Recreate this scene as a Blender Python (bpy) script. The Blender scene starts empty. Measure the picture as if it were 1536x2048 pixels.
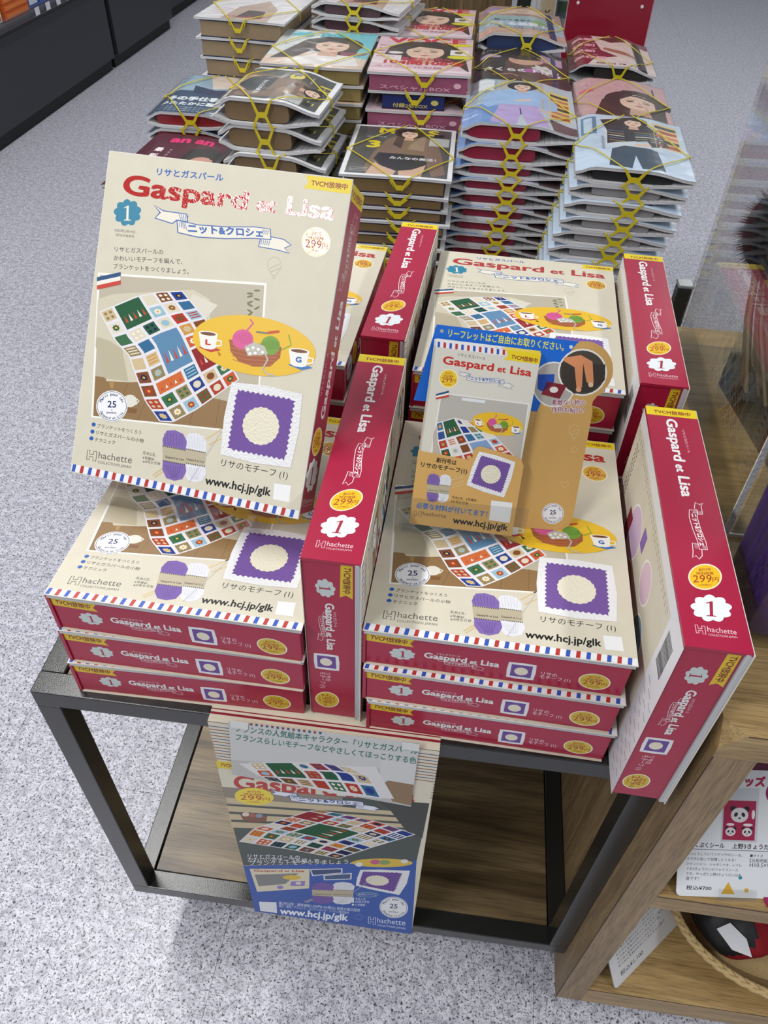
import bpy, bmesh, math, random
import numpy as np
from mathutils import Vector, Matrix, Euler
from mathutils.geometry import tessellate_polygon

SC = bpy.context.scene
COL = SC.collection
ZT = 0.64                      # height of the cart top above the floor (metres)
random.seed(7)

# ------------------------------------------------------------------ camera
cam = bpy.data.cameras.new('camera')
cam.sensor_fit = 'VERTICAL'; cam.sensor_height = 36.0
cam.lens = 1549.15 / 2048 * 36.0
cam.clip_start = 0.02; cam.clip_end = 60
co = bpy.data.objects.new('camera', cam); COL.objects.link(co)
r_ = Vector((0.98926, 0.14360, 0.027255)); u_ = Vector((-0.11972, 0.68906, 0.71475)); w_ = Vector((-0.08386, 0.71034, -0.69885))
mw = Matrix((r_, u_, -w_)).transposed().to_4x4(); mw.translation = Vector((0.05665, -0.37208, 0.63927 + ZT))
co.matrix_world = mw
SC.camera = co
# ------------------------------------------------------------------ world, lights, exposure
wd = bpy.data.worlds.new('shop_ambient'); SC.world = wd; wd.use_nodes = True
wd.node_tree.nodes['Background'].inputs[0].default_value = (0.80, 0.88, 1.0, 1)
wd.node_tree.nodes['Background'].inputs[1].default_value = 0.33
SC.view_settings.view_transform = 'Standard'; SC.view_settings.look = 'None'
SC.view_settings.gamma = 1.0; SC.view_settings.use_curve_mapping = False
SC.view_settings.exposure = 0.0
def area(name, loc, sx, sy, power, rot=(0, 0, 0), colr=(1, 0.99, 0.97)):
    l = bpy.data.lights.new(name, 'AREA'); l.shape = 'RECTANGLE'; l.size = sx; l.size_y = sy; l.energy = power; l.color = colr
    o = bpy.data.objects.new(name, l); COL.objects.link(o); o.location = loc; o.rotation_euler = rot
    return o
LZ = 2.66
area('ceiling_lamp', (-1.04, -1.12, LZ), 0.12, 1.10, 34)
area('ceiling_lamp', (-1.05, 0.72, LZ), 0.16, 1.2, 34)
area('ceiling_lamp', (1.75, -0.60, LZ), 0.16, 1.2, 26)
area('ceiling_lamp', (1.95, 2.60, LZ), 0.16, 1.2, 22)
area('ceiling_lamp', (-1.05, 2.80, LZ), 0.16, 1.2, 14)
area('ceiling_lamp', (1.6, 4.6, LZ), 0.16, 1.2, 14)
area('ceiling_lamp', (-1.3, 5.4, LZ), 0.16, 1.2, 10)
area('ceiling_lamp', (0.2, -2.6, LZ), 1.2, 0.16, 12)

# ------------------------------------------------------------------ materials
def lin(h):
    h = h.lstrip('#'); c = [int(h[i:i+2], 16) / 255 for i in (0, 2, 4)]
    return [x / 12.92 if x <= 0.04045 else ((x + 0.055) / 1.055) ** 2.4 for x in c]
MATS = {}
def mat(h, rough=0.45, spec=0.5, coat=0.0, metal=0.0, bump=0.0, bscale=60.0, mottle=0.0, mscale=30.0, emit=0):
    key = (h, rough, spec, coat, metal, bump, bscale, mottle, mscale)
    if key in MATS: return MATS[key]
    m = bpy.data.materials.new('surface_%s' % h.strip('#')); m.use_nodes = True
    nt = m.node_tree; b = nt.nodes['Principled BSDF']
    c = lin(h)
    b.inputs['Base Color'].default_value = (*c, 1); b.inputs['Roughness'].default_value = rough
    b.inputs['Specular IOR Level'].default_value = spec; b.inputs['Metallic'].default_value = metal
    b.inputs['Coat Weight'].default_value = coat; b.inputs['Coat Roughness'].default_value = 0.08
    if bump or mottle:
        g = nt.nodes.new('ShaderNodeTexCoord')
    if mottle:
        n = nt.nodes.new('ShaderNodeTexNoise'); n.inputs['Scale'].default_value = mscale; n.inputs['Detail'].default_value = 6
        nt.links.new(g.outputs['Object'], n.inputs['Vector'])
        mx = nt.nodes.new('ShaderNodeMix'); mx.data_type = 'RGBA'
        mx.inputs[6].default_value = (*[max(0, v * (1 - mottle)) for v in c], 1); mx.inputs[7].default_value = (*[min(1, v * (1 + mottle * .6)) for v in c], 1)
        nt.links.new(n.outputs['Fac'], mx.inputs[0]); nt.links.new(mx.outputs[2], b.inputs['Base Color'])
    if bump:
        n = nt.nodes.new('ShaderNodeTexNoise'); n.inputs['Scale'].default_value = bscale; n.inputs['Detail'].default_value = 3
        nt.links.new(g.outputs['Object'], n.inputs['Vector'])
        bp = nt.nodes.new('ShaderNodeBump'); bp.inputs['Strength'].default_value = bump; bp.inputs['Distance'].default_value = 0.002
        nt.links.new(n.outputs['Fac'], bp.inputs['Height']); nt.links.new(bp.outputs['Normal'], b.inputs['Normal'])
        if coat: nt.links.new(bp.outputs['Normal'], b.inputs['Coat Normal'])
    MATS[key] = m
    return m
def ramp(nt, fac, stops):
    r = nt.nodes.new('ShaderNodeValToRGB'); nt.links.new(fac, r.inputs[0])
    e = r.color_ramp.elements
    while len(e) > 2: e.remove(e[-1])
    for i, (p, h) in enumerate(stops):
        if i > 1: e.new(p)
        e[i].position = p; e[i].color = (*lin(h), 1) if isinstance(h, str) else (*h, 1)
    return r
def wood(name, stops, axis, scale=1.0, rough=0.4, fine=1.0):
    m = bpy.data.materials.new(name); m.use_nodes = True; nt = m.node_tree; b = nt.nodes['Principled BSDF']
    g = nt.nodes.new('ShaderNodeNewGeometry')
    mp = nt.nodes.new('ShaderNodeMapping'); nt.links.new(g.outputs['Position'], mp.inputs[0])
    s = [14.0 * scale] * 3; s[axis] = 1.1 * scale; mp.inputs['Scale'].default_value = s
    n = nt.nodes.new('ShaderNodeTexNoise'); n.inputs['Scale'].default_value = 1.6; n.inputs['Detail'].default_value = 9; n.inputs['Distortion'].default_value = 0.9
    nt.links.new(mp.outputs[0], n.inputs['Vector'])
    r = ramp(nt, n.outputs['Fac'], stops)
    mp2 = nt.nodes.new('ShaderNodeMapping'); nt.links.new(g.outputs['Position'], mp2.inputs[0])
    s2 = [260.0 * scale] * 3; s2[axis] = 12.0 * scale; mp2.inputs['Scale'].default_value = s2
    n2 = nt.nodes.new('ShaderNodeTexNoise'); n2.inputs['Scale'].default_value = 1.0; n2.inputs['Detail'].default_value = 3
    nt.links.new(mp2.outputs[0], n2.inputs['Vector'])
    r2 = ramp(nt, n2.outputs['Fac'], [(0.35, (1 - .45 * fine,) * 3), (0.55, (1, 1, 1))])
    mx = nt.nodes.new('ShaderNodeMix'); mx.data_type = 'RGBA'; mx.blend_type = 'MULTIPLY'; mx.inputs[0].default_value = 1
    nt.links.new(r.outputs[0], mx.inputs[6]); nt.links.new(r2.outputs[0], mx.inputs[7]); nt.links.new(mx.outputs[2], b.inputs['Base Color'])
    b.inputs['Roughness'].default_value = rough
    bp = nt.nodes.new('ShaderNodeBump'); bp.inputs['Strength'].default_value = 0.25; bp.inputs['Distance'].default_value = 0.0006
    nt.links.new(n2.outputs['Fac'], bp.inputs['Height']); nt.links.new(bp.outputs['Normal'], b.inputs['Normal'])
    return m
WALNUT = wood('walnut_board', [(0.32, '#4a3b27'), (0.5, '#6d5a3e'), (0.66, '#87745400'[:7])], 0, 1.6, 0.35, .7)
OAK_X = wood('oak_along_x', [(0.3, '#8f7549'), (0.5, '#a98b5b'), (0.7, '#b89b68')], 0, 2.6, 0.42, .8)
OAK_Z = wood('oak_along_z', [(0.3, '#7d6647'), (0.5, '#937a57'), (0.7, '#a38962')], 2, 2.6, 0.45, .8)
OAK_Y = wood('oak_along_y', [(0.3, '#85694a'), (0.5, '#a58962'), (0.7, '#b89c74')], 1, 1.2, 0.45)
PANEL_WOOD = wood('dark_panel_wood', [(0.3, '#4d3d29'), (0.5, '#6e593c'), (0.7, '#85704e')], 2, 1.0, 0.5)
METAL = mat('#242523', 0.22, 0.5, bump=0.08, bscale=900)
def terrazzo():
    m = bpy.data.materials.new('speckled_vinyl'); m.use_nodes = True; nt = m.node_tree; b = nt.nodes['Principled BSDF']
    g = nt.nodes.new('ShaderNodeNewGeometry'); P = g.outputs['Position']
    def noise(s, d, dist=0):
        n = nt.nodes.new('ShaderNodeTexNoise'); n.inputs['Scale'].default_value = s; n.inputs['Detail'].default_value = d; n.inputs['Distortion'].default_value = dist
        nt.links.new(P, n.inputs['Vector']); return n.outputs['Fac']
    a = ramp(nt, noise(70, 4), [(0.36, '#bdbdca'), (0.60, '#dedee9')])
    f2 = ramp(nt, noise(210, 3, .5), [(0.54, (0, 0, 0)), (0.60, (1, 1, 1))])
    f1 = ramp(nt, noise(270, 2, .3), [(0.365, (1, 1, 1)), (0.39, (0, 0, 0))])
    f3 = ramp(nt, noise(480, 1), [(0.60, (0, 0, 0)), (0.64, (1, 1, 1))])
    c = a.outputs[0]
    for f, h, k in ((f2, '#918b90', .75), (f3, '#5f5a64', .65), (f1, '#38343a', .92)):
        mu = nt.nodes.new('ShaderNodeMath'); mu.operation = 'MULTIPLY'; mu.inputs[1].default_value = k; nt.links.new(f.outputs[0], mu.inputs[0])
        mx = nt.nodes.new('ShaderNodeMix'); mx.data_type = 'RGBA'; nt.links.new(mu.outputs[0], mx.inputs[0])
        nt.links.new(c, mx.inputs[6]); mx.inputs[7].default_value = (*lin(h), 1); c = mx.outputs[2]
    nt.links.new(c, b.inputs['Base Color'])
    b.inputs['Roughness'].default_value = 0.36; b.inputs['Specular IOR Level'].default_value = 0.35
    bp = nt.nodes.new('ShaderNodeBump'); bp.inputs['Strength'].default_value = 0.18; bp.inputs['Distance'].default_value = 0.001
    nt.links.new(noise(150, 2), bp.inputs['Height']); nt.links.new(bp.outputs['Normal'], b.inputs['Normal'])
    return m
TERRAZZO = terrazzo()
def pages_mat():
    m = bpy.data.materials.new('paper_page_edges'); m.use_nodes = True; nt = m.node_tree; b = nt.nodes['Principled BSDF']
    g = nt.nodes.new('ShaderNodeTexCoord'); mp = nt.nodes.new('ShaderNodeMapping'); mp.inputs['Scale'].default_value = (3, 3, 2500)
    nt.links.new(g.outputs['Object'], mp.inputs[0]); n = nt.nodes.new('ShaderNodeTexNoise'); n.inputs['Scale'].default_value = 1; nt.links.new(mp.outputs[0], n.inputs['Vector'])
    r = ramp(nt, n.outputs['Fac'], [(0.3, '#a5a5a8'), (0.7, '#e0e0e2')]); nt.links.new(r.outputs[0], b.inputs['Base Color'])
    b.inputs['Roughness'].default_value = 0.7
    return m
PAGES = pages_mat()
def clear(name, tint='#ffffff', alpha_rough=0.0, ior=1.49):
    m = bpy.data.materials.new(name); m.use_nodes = True; b = m.node_tree.nodes['Principled BSDF']
    b.inputs['Base Color'].default_value = (*lin(tint), 1); b.inputs['Transmission Weight'].default_value = 1; b.inputs['Roughness'].default_value = alpha_rough
    b.inputs['IOR'].default_value = ior
    return m
def even_fresnel(nt, ior):
    g = nt.nodes.new('ShaderNodeNewGeometry'); fr = nt.nodes.new('ShaderNodeFresnel')
    m = nt.nodes.new('ShaderNodeMix'); m.data_type = 'FLOAT'; m.inputs[2].default_value = ior; m.inputs[3].default_value = 1 / ior
    nt.links.new(g.outputs['Backfacing'], m.inputs[0]); nt.links.new(m.outputs[0], fr.inputs['IOR']); return fr
def thin_clear():
    m = bpy.data.materials.new('clear_acrylic'); m.use_nodes = True; nt = m.node_tree
    for n in list(nt.nodes):
        if n.type != 'OUTPUT_MATERIAL': nt.nodes.remove(n)
    out = [n for n in nt.nodes if n.type == 'OUTPUT_MATERIAL'][0]
    t = nt.nodes.new('ShaderNodeBsdfTransparent'); t.inputs['Color'].default_value = (.95, .955, .95, 1)
    gl = nt.nodes.new('ShaderNodeBsdfGlossy'); gl.inputs['Roughness'].default_value = 0.02
    fr = even_fresnel(nt, 1.42)
    mx = nt.nodes.new('ShaderNodeMixShader'); nt.links.new(fr.outputs[0], mx.inputs[0]); nt.links.new(t.outputs[0], mx.inputs[1]); nt.links.new(gl.outputs[0], mx.inputs[2])
    nt.links.new(mx.outputs[0], out.inputs[0])
    return m
ACRYLIC = thin_clear()
FROST = mat('#d9dcda', 0.35, 0.6, bump=0.6, bscale=300, mottle=.3, mscale=260)
def film_mat():      # thin wrapping film: mostly see-through sheet with a glossy skin
    m = bpy.data.materials.new('wrapping_film'); m.use_nodes = True; nt = m.node_tree
    for n in list(nt.nodes):
        if n.type != 'OUTPUT_MATERIAL': nt.nodes.remove(n)
    out = [n for n in nt.nodes if n.type == 'OUTPUT_MATERIAL'][0]
    t = nt.nodes.new('ShaderNodeBsdfTransparent'); gl = nt.nodes.new('ShaderNodeBsdfGlossy'); gl.inputs['Roughness'].default_value = 0.2
    tc = nt.nodes.new('ShaderNodeTexCoord'); n = nt.nodes.new('ShaderNodeTexNoise'); n.inputs['Scale'].default_value = 16; n.inputs['Detail'].default_value = 1; n.inputs['Distortion'].default_value = .8
    nt.links.new(tc.outputs['Object'], n.inputs['Vector'])
    bp = nt.nodes.new('ShaderNodeBump'); bp.inputs['Strength'].default_value = 0.5; bp.inputs['Distance'].default_value = 0.006
    nt.links.new(n.outputs['Fac'], bp.inputs['Height']); nt.links.new(bp.outputs['Normal'], gl.inputs['Normal'])
    fr = even_fresnel(nt, 1.38); nt.links.new(bp.outputs['Normal'], fr.inputs['Normal'])
    mx = nt.nodes.new('ShaderNodeMixShader'); nt.links.new(fr.outputs[0], mx.inputs[0]); nt.links.new(t.outputs[0], mx.inputs[1]); nt.links.new(gl.outputs[0], mx.inputs[2])
    nt.links.new(mx.outputs[0], out.inputs[0])
    return m
FILM = film_mat()

# ------------------------------------------------------------------ object helpers
def tag(o, label=None, cat=None, group=None, kind=None):
    if label: o['label'] = label
    if cat: o['category'] = cat
    if group: o['group'] = group
    if kind: o['kind'] = kind
    return o
def empty(name, loc=(0, 0, 0), rot=None, label=None, cat=None, group=None):
    o = bpy.data.objects.new(name, None); COL.objects.link(o)
    o.location = (loc[0], loc[1], loc[2] + ZT)
    if rot is not None: o.rotation_euler = rot if not isinstance(rot, Matrix) else rot.to_euler()
    return tag(o, label, cat, group)
def mesh_obj(name, verts, faces, mats, parent=None, fm=None, smooth=False, loc=None):
    me = bpy.data.meshes.new(name); me.from_pydata([tuple(v) for v in verts], [], faces)
    if not isinstance(mats, (list, tuple)): mats = [mats]
    for m in mats: me.materials.append(m)
    if fm: me.polygons.foreach_set('material_index', fm)
    if smooth: me.polygons.foreach_set('use_smooth', [True] * len(me.polygons))
    me.update()
    o = bpy.data.objects.new(name, me); COL.objects.link(o)
    if parent: o.parent = parent
    if loc is not None: o.location = (loc[0], loc[1], loc[2] + (0 if parent else ZT))
    return o
class MB:                       # collects simple solids into one mesh
    def __init__(s): s.v = []; s.f = []; s.m = []
    def add(s, v, f, mi=0):
        n = len(s.v); s.v += [tuple(x) for x in v]; s.f += [tuple(i + n for i in q) for q in f]; s.m += [mi] * len(f); return s
    def box(s, a, b, mi=0, M=None):
        v = [Vector((x, y, z)) for z in (a[2], b[2]) for y in (a[1], b[1]) for x in (a[0], b[0])]
        if M: v = [M @ p for p in v]
        return s.add(v, [(0, 2, 3, 1), (4, 5, 7, 6), (0, 1, 5, 4), (2, 6, 7, 3), (0, 4, 6, 2), (1, 3, 7, 5)], mi)
    def bbox(s, a, b, bev, mi=0):  # box with chamfered edges
        bm = bmesh.new(); bmesh.ops.create_cube(bm, size=1)
        for v in bm.verts: v.co = Vector([(a[i] + b[i]) / 2 + v.co[i] * (b[i] - a[i]) for i in range(3)])
        bmesh.ops.bevel(bm, geom=bm.edges[:], offset=bev, segments=2, affect='EDGES', profile=.5)
        bm.verts.index_update(); s.add([v.co for v in bm.verts], [[v.index for v in f.verts] for f in bm.faces], mi); bm.free(); return s
    def prism(s, poly, t0, t1, plane='xy', mi=0):   # extrude a 2D polygon
        def P(p, t): return {'xy': (p[0], p[1], t), 'xz': (p[0], t, p[1]), 'yz': (t, p[0], p[1])}[plane]
        n = len(poly); v = [P(p, t0) for p in poly] + [P(p, t1) for p in poly]
        return s.add(v, [tuple(range(n))[::-1], tuple(range(n, 2 * n))] + [(i, (i + 1) % n, n + (i + 1) % n, n + i) for i in range(n)], mi)
    def tube(s, pts, r, seg=6, mi=0, flat=1.0, close=False):
        pts = [Vector(p) for p in pts]; n = len(pts); rings = []
        for i, p in enumerate(pts):
            t = (pts[(i + 1) % n] - pts[i - 1]) if close else (pts[min(i + 1, n - 1)] - pts[max(i - 1, 0)])
            t.normalize(); a = t.cross(Vector((0, 0, 1)))
            if a.length < 1e-3: a = t.cross(Vector((0, 1, 0)))
            a.normalize(); bb = a.cross(t); rr = r[i] if isinstance(r, (list, tuple)) else r
            rings.append([p + a * rr * math.cos(k * 2 * math.pi / seg) + bb * rr * flat * math.sin(k * 2 * math.pi / seg) for k in range(seg)])
        v = [q for R in rings for q in R]; f = []
        for i in range(n if close else n - 1):
            for k in range(seg):
                j = (i + 1) % n; f.append((i * seg + k, i * seg + (k + 1) % seg, j * seg + (k + 1) % seg, j * seg + k))
        if not close: f += [tuple(range(seg))[::-1], tuple((n - 1) * seg + k for k in range(seg))]
        return s.add(v, f, mi)
    def cyl(s, c, r, h, seg=20, axis=2, mi=0):
        v = []
        for t in (0, h):
            for k in range(seg):
                a = 2 * math.pi * k / seg; q = [r * math.cos(a), r * math.sin(a)]; p = [0, 0, 0]
                ax = [i for i in range(3) if i != axis]; p[ax[0]], p[ax[1]], p[axis] = q[0], q[1], t
                v.append([c[i] + p[i] for i in range(3)])
        return s.add(v, [tuple(range(seg))[::-1], tuple(range(seg, 2 * seg))] + [(i, (i + 1) % seg, seg + (i + 1) % seg, seg + i) for i in range(seg)], mi)
    def build(s, name, mats, parent=None, smooth=False, loc=None):
        o = mesh_obj(name, s.v, s.f, mats, parent, s.m, smooth, loc)
        bm = bmesh.new(); bm.from_mesh(o.data); bmesh.ops.recalc_face_normals(bm, faces=bm.faces); bm.to_mesh(o.data); bm.free()
        return o
def copy_tree(o, parent=None):
    c = o.copy(); COL.objects.link(c)
    if parent: c.parent = parent
    for ch in o.children: copy_tree(ch, c)
    return c

# ------------------------------------------------------------------ flat print: lettering and pictures as thin coloured shapes
GLYPH = {}
def glyphs(s, bold):
    k = (s, bold)
    if k in GLYPH: return GLYPH[k]
    cu = bpy.data.curves.new('lettering', 'FONT'); cu.body = s; cu.resolution_u = 6 if bold > .028 and len(s) < 8 else 2
    o = bpy.data.objects.new('lettering', cu); COL.objects.link(o)
    dg = bpy.context.evaluated_depsgraph_get(); dg.update(); ev = o.evaluated_get(dg); m = ev.to_mesh()
    V = [(v.co.x, v.co.y) for v in m.vertices]; F = [tuple(p.vertices) for p in m.polygons]; ev.to_mesh_clear()
    bpy.data.objects.remove(o); bpy.data.curves.remove(cu)
    x0 = min(v[0] for v in V); x1 = max(v[0] for v in V); V = [(v[0] - x0, v[1]) for v in V]
    if bold:                    # heavier strokes: the outline laid over itself around a small circle
        n = 6 if bold > .035 else 4; V0, F0 = V, F; V, F = [], []
        for i in range(n):
            a = 2 * math.pi * i / n + .4; dx, dy = bold * math.cos(a), bold * math.sin(a); q = len(V)
            V += [(x + dx + bold, y + dy, i) for x, y in V0]; F += [tuple(j + q for j in f) for f in F0]
    GLYPH[k] = (V, F, x1 - x0 + 2 * bold)
    return GLYPH[k]
def homog(src, dst):
    A = []; B = []
    for (x, y), (X, Y) in zip(src, dst):
        A += [[x, y, 1, 0, 0, 0, -x * X, -y * X], [0, 0, 0, x, y, 1, -x * Y, -y * Y]]; B += [X, Y]
    h = np.linalg.solve(np.array(A, float), np.array(B, float))
    def f(x, y):
        d = h[6] * x + h[7] * y + 1; return ((h[0] * x + h[1] * y + h[2]) / d, (h[3] * x + h[4] * y + h[5]) / d)
    return f
def sheet(quad, w, h):          # quad: TL, TR, BR, BL of a sheet on a tracing -> millimetres on that sheet
    return homog(quad, [(0, h), (w, h), (w, 0), (0, 0)])
class Print:
    def __init__(s, step=0.012): s.v = []; s.f = []; s.m = []; s.mats = []; s.L = 0; s.step = step; s.x = lambda a, b: (a, b)
    def use(s, f): s.x = f; return s
    def put(s, V, F, col):
        m = col if not isinstance(col, str) else mat(col, 0.42, 0.4)
        if m not in s.mats: s.mats.append(m)
        mi = s.mats.index(m); n = len(s.v); z = s.L * s.step
        for p in V:
            q = s.x(p[0], p[1]); s.v.append((q[0], q[1], z + (p[2] * s.step * .16 if len(p) > 2 else 0)))
        s.f += [tuple(i + n for i in q) for q in F]; s.m += [mi] * len(F); s.L += 1
        return s
    def poly(s, pts, col):
        tri = tessellate_polygon([[Vector((p[0], p[1], 0)) for p in pts]])
        return s.put(pts, [tuple(t) for t in tri], col)
    def rect(s, x0, y0, x1, y1, col): return s.poly([(x0, y0), (x1, y0), (x1, y1), (x0, y1)], col)
    def ell(s, cx, cy, rx, ry, col, rot=0, n=28, a0=0, a1=360):
        c, k = math.cos(math.radians(rot)), math.sin(math.radians(rot)); pts = []
        full = abs(a1 - a0) >= 360
        for i in range(n if full else n + 1):
            t = math.radians(a0 + (a1 - a0) * i / n); a, b = rx * math.cos(t), ry * math.sin(t); pts.append((cx + a * c - b * k, cy + a * k + b * c))
        return s.poly(pts, col)
    def cloud(s, cx, cy, rx, ry, col, n=9, amp=.12, ph=0):
        pts = []
        for i in range(72):
            t = 2 * math.pi * i / 72; a = 1 + amp * (abs(math.sin(n * t / 2 + ph)) * 1.6 - .9); pts.append((cx + rx * a * math.cos(t), cy + ry * a * math.sin(t)))
        return s.poly(pts, col)
    def line(s, pts, w, col, close=False):
        V = []; F = []; n = len(pts)
        for i in range(n):
            a = pts[i - 1] if (i or close) else pts[0]; b = pts[(i + 1) % n] if (i < n - 1 or close) else pts[-1]
            dx, dy = b[0] - a[0], b[1] - a[1]; l = math.hypot(dx, dy) or 1; nx, ny = -dy / l * w / 2, dx / l * w / 2
            V += [(pts[i][0] + nx, pts[i][1] + ny), (pts[i][0] - nx, pts[i][1] - ny)]
        for i in range(n if close else n - 1):
            j = (i + 1) % n; F.append((2 * i, 2 * i + 1, 2 * j + 1, 2 * j))
        return s.put(V, F, col)
    def text(s, t, p0, p1, col, h=None, bold=0.0, up=1, just='fit'):
        V, F, w = glyphs(t, bold)
        dx, dy = p1[0] - p0[0], p1[1] - p0[1]; l = math.hypot(dx, dy); sx = l / w
        ex, ey = dx / l, dy / l; sy = (h if h else sx) * up
        nx, ny = -ey, ex
        return s.put([(p0[0] + ex * c[0] * sx + nx * c[1] * sy, p0[1] + ey * c[0] * sx + ny * c[1] * sy, c[2] if len(c) > 2 else 0) for c in V], F, col)
    def arc_text(s, t, cx, cy, r, a0, a1, h, col, inside=False, bold=0.0):
        n = len(t)
        for i, ch in enumerate(t):
            if ch == ' ': continue
            a = math.radians(a0 + (a1 - a0) * (i + .5) / n); d = 1 if inside else -1
            V, F, w = glyphs(ch, bold); tx, ty = (math.sin(a), -math.cos(a)) if not inside else (-math.sin(a), math.cos(a))
            nx, ny = (math.cos(a), math.sin(a)) if not inside else (-math.cos(a), -math.sin(a))
            px, py = cx + r * math.cos(a), cy + r * math.sin(a)
            s.put([(px + tx * (v[0] - w / 2) * h + nx * v[1] * h, py + ty * (v[0] - w / 2) * h + ny * v[1] * h, v[2] if len(v) > 2 else 0) for v in V], F, col); s.L -= 1
        s.L += 1
        return s
    def mesh(s, name, parent, M=None, prof=None, cuts=None, smooth=False):
        """M places (u, v, lift) in mm on the carrier (metres); prof(x) lifts the print onto a curved sheet."""
        me = bpy.data.meshes.new(name); me.from_pydata([(a * .001, b * .001, c * .001) for a, b, c in s.v], [], s.f)
        for m in s.mats: me.materials.append(m)
        me.polygons.foreach_set('material_index', s.m); me.update()
        if prof:
            bm = bmesh.new(); bm.from_mesh(me)
            for x in cuts: bmesh.ops.bisect_plane(bm, geom=bm.verts[:] + bm.edges[:] + bm.faces[:], plane_co=(x, 0, 0), plane_no=(1, 0, 0), dist=1e-7)
            for v in bm.verts: v.co.z += prof(v.co.x)
            bm.to_mesh(me); bm.free()
        if M: me.transform(M)
        o = bpy.data.objects.new(name, me); COL.objects.link(o); o.parent = parent
        return o
def run(f, a, b, h, w=432., hh=60.):      # an even strip of lettering: f(a) -> f(b) is its foot line, h its height in mm
    A, B = f(*a), f(*b); l = math.hypot(B[0] - A[0], B[1] - A[1]); ex, ey = (B[0] - A[0]) / l, (B[1] - A[1]) / l; k = l / w; q = h / hh
    return lambda x, y: (A[0] + ex * x * k - ey * y * q, A[1] + ey * x * k + ex * y * q)
def sub(P, fn, f, *a, **k):    # draw a group through a mapping
    old = P.x; P.x = (lambda g, o: (lambda x, y: o(*g(x, y))))(f, old); r = fn(P, *a, **k); P.x = old; return r
def place(sx, sy, ox, oy, rot=0):
    c, k = math.cos(math.radians(rot)), math.sin(math.radians(rot))
    return lambda x, y: (ox + sx * x * c - sy * y * k, oy + sx * x * k + sy * y * c)

# ------------------------------------------------------------------ artwork groups (unit squares are 100 x 100)
U4 = [(0, 100), (100, 100), (100, 0), (0, 0)]
def unit(quad): return homog(U4, quad)
TITLE_RED = mat('#b3241c', 0.09, 0.6, coat=.9, bump=0.16, bscale=420)
PRICE_YEL = mat('#d8a824', 0.10, 0.6, coat=.9, bump=0.16, bscale=420)
PURPLE = mat('#76589c', 0.85, 0.2, mottle=.32, mscale=900)
WOOL = mat('#e6e5e6', 0.9, 0.1, bump=.5, bscale=700)
CREAMW = mat('#e4ddc8', 0.9, 0.1, bump=.5, bscale=700)
GOLD = mat('#cdb02a', 0.35, 0.5)
CREAM = mat('#d0c9b6', 0.5, 0.35, mottle=.07, mscale=60)
RED = mat('#a51d3e', 0.3, 0.45)
def g_motif(P, detail=True):
    P.poly([(2, 98), (50, 101), (98, 98), (101, 50), (98, 2), (50, -1), (2, 2), (-1, 50)], WOOL)
    if detail:
        pts = []
        for k in range(4):
            for i in range(22):
                t = 12 + 76 * i / 22; d = 0 if i % 2 else 2.6
                pts.append([(t, 88 + d), (88 + d, 100 - t), (100 - t, 12 - d), (12 - d, t)][k])
        P.poly(pts, PURPLE)
    else: P.rect(13, 13, 87, 87, PURPLE)
    pts = []
    for i in range(40):
        a = 2 * math.pi * i / 40; r = 1 + (.05 if i % 2 and detail else 0); pts.append((50 + 24 * r * math.cos(a), 48 + 24 * r * math.sin(a)))
    P.poly(pts, CREAMW)                      # plain round pompom patch stands in for the knitted picture
def g_badge(P, col='#1d2a5c'):
    P.ell(50, 50, 50, 50, '#e9e9ea'); P.line([(50 + 46 * math.cos(i * .1963), 50 + 46 * math.sin(i * .1963)) for i in range(32)], 1.5, col, True)
    P.text('25', (36, 46), (64, 46), col, bold=.02)
    P.text('années.', (33, 26), (67, 26), col, bold=.01); P.poly([(47, 39), (53, 39), (50, 35)], '#b58a2a')
    P.arc_text('Merci pour ces', 50, 50, 34, 160, 20, 13, col, bold=.02)
    P.arc_text('Gaspard et Lisa', 50, 50, 42, 208, 332, 11, col, inside=True, bold=.02)
def g_price(P, bg=None, red='#a02a22', rim='#efe9cf'):
    P.ell(50, 50, 50, 50, rim); P.ell(50, 50, 46, 46, bg or GOLD)
    P.text('創刊号', (32, 73), (68, 73), red, bold=.01); P.text('特別価格', (24, 58), (76, 58), red, bold=.01)
    P.text('299', (14, 29), (70, 29), red, h=40, bold=.0); P.text('円', (72, 30), (90, 30), red)
    P.text('(10%税込)', (32, 16), (68, 16), red)
def g_one(P, col, fg, font_h=58):
    P.cloud(50, 50, 46, 46, col, 9, .12, .4)
    P.poly([(46, 25), (46, 70), (38, 66), (37, 69), (50, 76), (54, 76), (54, 25), (62, 24), (62, 21), (38, 21), (38, 24)], fg)
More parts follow.
